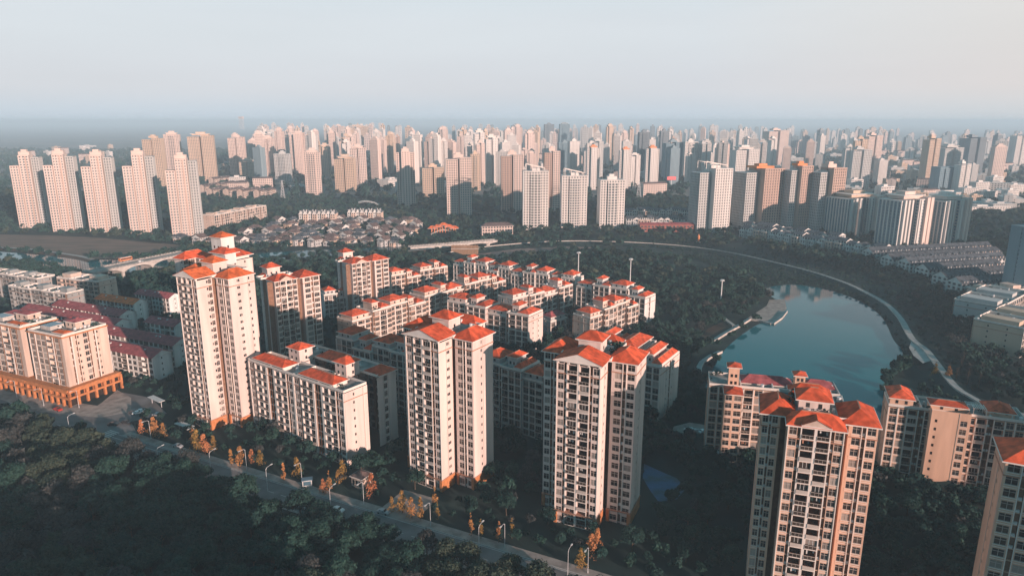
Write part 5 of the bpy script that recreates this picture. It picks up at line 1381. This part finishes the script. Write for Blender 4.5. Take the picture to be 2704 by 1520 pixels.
for x, y in place(720, 1150, 11.): 
    if rng.random() < .75: rows.append((x, y, rng.uniform(.7, 1.25), rng.choice((0, 0, 1, 1, 2)), rng.uniform(0, 6.28)))
scatter('riverside_trees', rows, FARL, 'dark tree belt beyond the river')
rows = []
for x, y in place(1150, 3000, 30.):
    if rng.random() < .75: rows.append((x, y, rng.uniform(1., 2.6), rng.choice((0, 0, 1, 1, 2)), rng.uniform(0, 6.28)))
scatter('distant_trees', rows, [leaf_cloud(26, 4., 4.6, .5, 2.6, 130+k, clumps=5) for k in range(5)], 'hazy tree clumps in the far city')
# orange trees along the road
OC = [tri_mesh('crown', leaf_cloud(620, (1.5, 1.9, 1.1, 2.1)[k], (6.4, 6.0, 7.2, 6.6)[k], 1.2, .27, 150+k, 'cone', 26), [LEAFO]) for k in range(4)]
OS = tri_mesh('crown', leaf_cloud(330, 1.2, 6.5, 1.4, .24, 160, 'cone', 22), [LEAFO])
OT = []
for k in range(2):
    b = MB(); b.tube([(0, 0, -.1), (0, 0, 2.5), (.1, 0, 8.)], [.16, .13, .03], 6, BARK)
    for j in range(14):
        a, z = j*2.4, 2.+j*.4; l = (8.4-z)*.24; b.tube([(0, 0, z), (math.cos(a)*l, math.sin(a)*l, z+l*.5)], [.04, .01], 4, BARK)
    OT.append(b.mesh('trunk'))
OL = [(376, 1148, 'round orange tree at the start of the roadside row'), (409, 1152, 'orange tree with lamp post standing before it'), (433, 1156, 'half bare orange tree thinning beside the first lamp'), (511, 1176, 'orange tree under the first tower'),
      (523, 1194, 'first of three orange trees in a tight clump'), (542, 1198, 'middle orange tree of a tight clump of three'), (566, 1191, 'widest orange tree of a tight clump of three'), (612, 1228, 'bright slender orange tree opening the glowing group of four'), (636, 1231, 'darker orange tree in the glowing group of four'),
      (666, 1226, 'short orange tree right of the lamp in the glowing group'), (688, 1228, 'tallest tree of the glowing group of four'), (750, 1268, 'lone narrow orange cypress shape before the nine storey block'), (786, 1264, 'orange tree beside the blue kiosk'), (854, 1301, 'orange tree paired with a thin grey one'),
      (871, 1302, 'thin fading orange tree near the gate road'), (893, 1279, 'orange tree below the end wall of the nine storey block'), (906, 1268, 'taller orange tree touching the end wall'), (983, 1309, 'orange tree just past the guard hut'), (1035, 1352, 'low orange tree before the group of big ones'), (1063, 1353, 'broad orange tree with layered branches'),
      (1087, 1366, 'tall orange tree beside the layered one'), (1111, 1370, 'narrow orange tree ending the group'), (1149, 1352, 'tall sparse orange tree behind a lamp post'), (1156, 1374, 'small orange tree at the foot of the sparse one'), (1244, 1415, 'thin orange sapling, first of two by the empty verge'), (1270, 1421, 'thin orange sapling, second of two by the empty verge'),
      (1317, 1432, 'thin orange sapling left of a lamp'), (1352, 1421, 'thin orange sapling right of a lamp'), (1533, 1500, 'orange tree low beside the last lamp'), (1561, 1470, 'orange tree behind the last lamp'), (1576, 1454, 'orange tree against the base of the gabled tower')]
for i, (x, y, lab) in enumerate(OL):
    X, Y = un(x, y); t = thing('autumn_tree', lab, 'tree', (X, Y, 0), rng.uniform(0, 6), 'orange autumn trees along the road'); sap = 'sapling' in lab or 'sparse' in lab or 'fading' in lab
    s_ = rng.uniform(.95, 1.2)*(.8 if 'low' in lab or 'short' in lab or 'small' in lab else 1)
    s_ *= rng.uniform(.7, 1.18); t.scale = (s_*(.8 if sap else 1), s_*(.8 if sap else 1), s_); link('trunk', OT[i % 2], t); link('crown', OS if sap else OC[2 if 'narrow' in lab or 'slender' in lab else (0, 1, 3)[i % 3]], t)
# bare young trees by the lake path
BT = []
for k in range(2):
    g = random.Random(200+k); b = MB(); b.tube([(0, 0, 0), (0, 0, 4), (.2, .1, 8.5)], [.22, .17, .04], 6, BARK)
    for j in range(18):
        a, z = j*2.4, 3+j*.3; l = g.uniform(.9, 1.8); b.tube([(0, 0, z), (math.cos(a)*l, math.sin(a)*l, z+l*1.1)], [.07, .02], 4, BARK)
    BT.append(b.mesh('trunk'))
BC = tri_mesh('crown', leaf_cloud(120, 1.2, 5., 3.2, .22, 170, 'cone', 16), [LEAF[3]])
for i, (x, y) in enumerate(((1900, 1130), (2000, 1150), (2060, 1180), (2145, 1190), (2230, 1220), (2090, 1100), (2110, 1060), (2250, 1140))):
    X, Y = un(1800+x/2.85, 600+y/2.85); lab = ('bushy brown leaved young tree first beside the lake path', 'brown leaved young tree second beside the lake path')[i] if i < 2 else 'bare staked young tree by the lake path'
    t = thing('young_tree', lab, 'tree', (X, Y, 0), i*1.1, 'brown young trees' if i < 2 else 'bare young trees by the lake path'); link('trunk', BT[i % 2], t); c = link('crown', BC if i > 1 else OC[1] , t)
# ------------------------------------------------------------------ camera, sun, sky, air
cam = bpy.data.cameras.new('camera'); co = bpy.data.objects.new('camera', cam); COL.objects.link(co)
co.location = (0, 0, H); co.rotation_euler = (math.pi/2-PIT, 0, 0)
cam.sensor_width = 36.; cam.lens = 36.*F/2704; cam.clip_start = 1.; cam.clip_end = 120000.
scene.camera = co
SUN_EL, SUN_AZ = R(11.), math.atan2(.66, -.75)      # azimuth clockwise from +Y
sd = Vector((math.sin(SUN_AZ)*math.cos(SUN_EL), math.cos(SUN_AZ)*math.cos(SUN_EL), math.sin(SUN_EL)))
sl = bpy.data.lights.new('sun', 'SUN'); so = bpy.data.objects.new('sun', sl); COL.objects.link(so)
so.rotation_euler = sd.to_track_quat('Z', 'Y').to_euler(); so.location = (0, 0, 400)
sl.energy = 4.1; sl.angle = R(.5); sl.color = (1., .70, .585)
w = bpy.data.worlds.new('World'); scene.world = w; w.use_nodes = True
nt = w.node_tree; N, L = nt.nodes, nt.links
sky = N.new('ShaderNodeTexSky'); sky.sky_type = 'NISHITA'; sky.sun_disc = False
sky.sun_elevation = SUN_EL; sky.sun_rotation = SUN_AZ; sky.altitude = 200.; sky.air_density = 1.; sky.dust_density = 2.; sky.ozone_density = 2.
# pale hazy band near the horizon, deeper blue overhead, a little warmer towards the sun's side
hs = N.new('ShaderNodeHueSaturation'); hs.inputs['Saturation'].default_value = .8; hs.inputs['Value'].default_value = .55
tc = N.new('ShaderNodeTexCoord'); sx = N.new('ShaderNodeSeparateXYZ'); L.new(tc.outputs['Generated'], sx.inputs[0])
cr = N.new('ShaderNodeValToRGB'); cr.color_ramp.interpolation = 'EASE'; e = cr.color_ramp.elements
e[0].position = 0.; e[0].color = (.54, .62, .70, 1); e[1].position = .62; e[1].color = (.06, .25, .32, 1)
for p_, c_ in ((.045, (.60, .62, .665)), (.12, (.62, .655, .69)), (.22, (.57, .67, .715)), (.34, (.20, .45, .54))):
    q = e.new(p_); q.color = (*c_, 1)
L.new(sx.outputs['Z'], cr.inputs[0])
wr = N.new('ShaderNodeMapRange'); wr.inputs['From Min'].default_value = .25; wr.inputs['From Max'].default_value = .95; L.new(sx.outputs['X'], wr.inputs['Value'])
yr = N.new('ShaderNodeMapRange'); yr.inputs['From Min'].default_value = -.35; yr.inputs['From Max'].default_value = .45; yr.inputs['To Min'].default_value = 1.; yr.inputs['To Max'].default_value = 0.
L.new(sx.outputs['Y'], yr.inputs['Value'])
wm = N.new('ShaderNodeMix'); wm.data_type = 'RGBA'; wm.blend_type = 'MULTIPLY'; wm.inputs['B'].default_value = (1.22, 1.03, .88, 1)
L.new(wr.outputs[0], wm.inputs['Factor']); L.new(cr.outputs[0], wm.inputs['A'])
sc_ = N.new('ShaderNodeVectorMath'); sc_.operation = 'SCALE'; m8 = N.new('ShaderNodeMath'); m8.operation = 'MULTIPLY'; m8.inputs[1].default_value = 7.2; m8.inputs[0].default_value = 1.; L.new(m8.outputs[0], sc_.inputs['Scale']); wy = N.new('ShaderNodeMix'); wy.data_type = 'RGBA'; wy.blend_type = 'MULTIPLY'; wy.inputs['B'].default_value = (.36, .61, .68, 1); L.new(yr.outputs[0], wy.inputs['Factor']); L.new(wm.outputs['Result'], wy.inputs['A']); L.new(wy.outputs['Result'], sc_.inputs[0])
mx = N.new('ShaderNodeMix'); mx.data_type = 'RGBA'; mx.inputs['Factor'].default_value = .86
cn = N.new('ShaderNodeTexNoise'); cn.inputs['Scale'].default_value = 2.2; cn.inputs['Detail'].default_value = 5; cm = N.new('ShaderNodeMapping'); cm.inputs['Scale'].default_value = (1., 1., 7.)
L.new(tc.outputs['Generated'], cm.inputs[0]); L.new(cm.outputs[0], cn.inputs['Vector'])
cf = N.new('ShaderNodeMapRange'); cf.inputs['From Min'].default_value = .3; cf.inputs['From Max'].default_value = .7; cf.inputs['To Min'].default_value = .972; cf.inputs['To Max'].default_value = 1.025
L.new(cn.outputs['Fac'], cf.inputs['Value'])
m9 = N.new('ShaderNodeMath'); m9.operation = 'MULTIPLY'; L.new(m8.outputs[0], m9.inputs[0]); L.new(cf.outputs[0], m9.inputs[1]); L.new(m9.outputs[0], sc_.inputs['Scale'])
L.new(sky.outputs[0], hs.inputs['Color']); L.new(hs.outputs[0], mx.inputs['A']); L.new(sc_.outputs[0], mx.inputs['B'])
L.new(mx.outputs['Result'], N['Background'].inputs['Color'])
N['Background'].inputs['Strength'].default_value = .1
hz = MB(); hz.box(-31000, 31000, -1500, 31000, -4., 140., METAL)
ho = hz.build('haze'); kind(ho, 'stuff'); ho['label'] = 'pale blue haze over the city'
hm = bpy.data.materials.new('haze_air'); hm.use_nodes = True
hn = hm.node_tree; hn.nodes.remove(hn.nodes['Principled BSDF'])
pv = hn.nodes.new('ShaderNodeVolumePrincipled'); pv.inputs['Density'].default_value = .00020; pv.inputs['Color'].default_value = (.66, .86, 1., 1)
pv.inputs['Anisotropy'].default_value = .0
hn.links.new(pv.outputs[0], hn.nodes['Material Output'].inputs['Volume'])
ho.data.materials.clear(); ho.data.materials.append(hm)
vs = scene.view_settings; vs.view_transform = 'Standard'; vs.look = 'None'; vs.gamma = 1.; vs.exposure = .80
scene.cycles.volume_bounces = 1; scene.cycles.max_bounces = 6; scene.cycles.transparent_max_bounces = 4
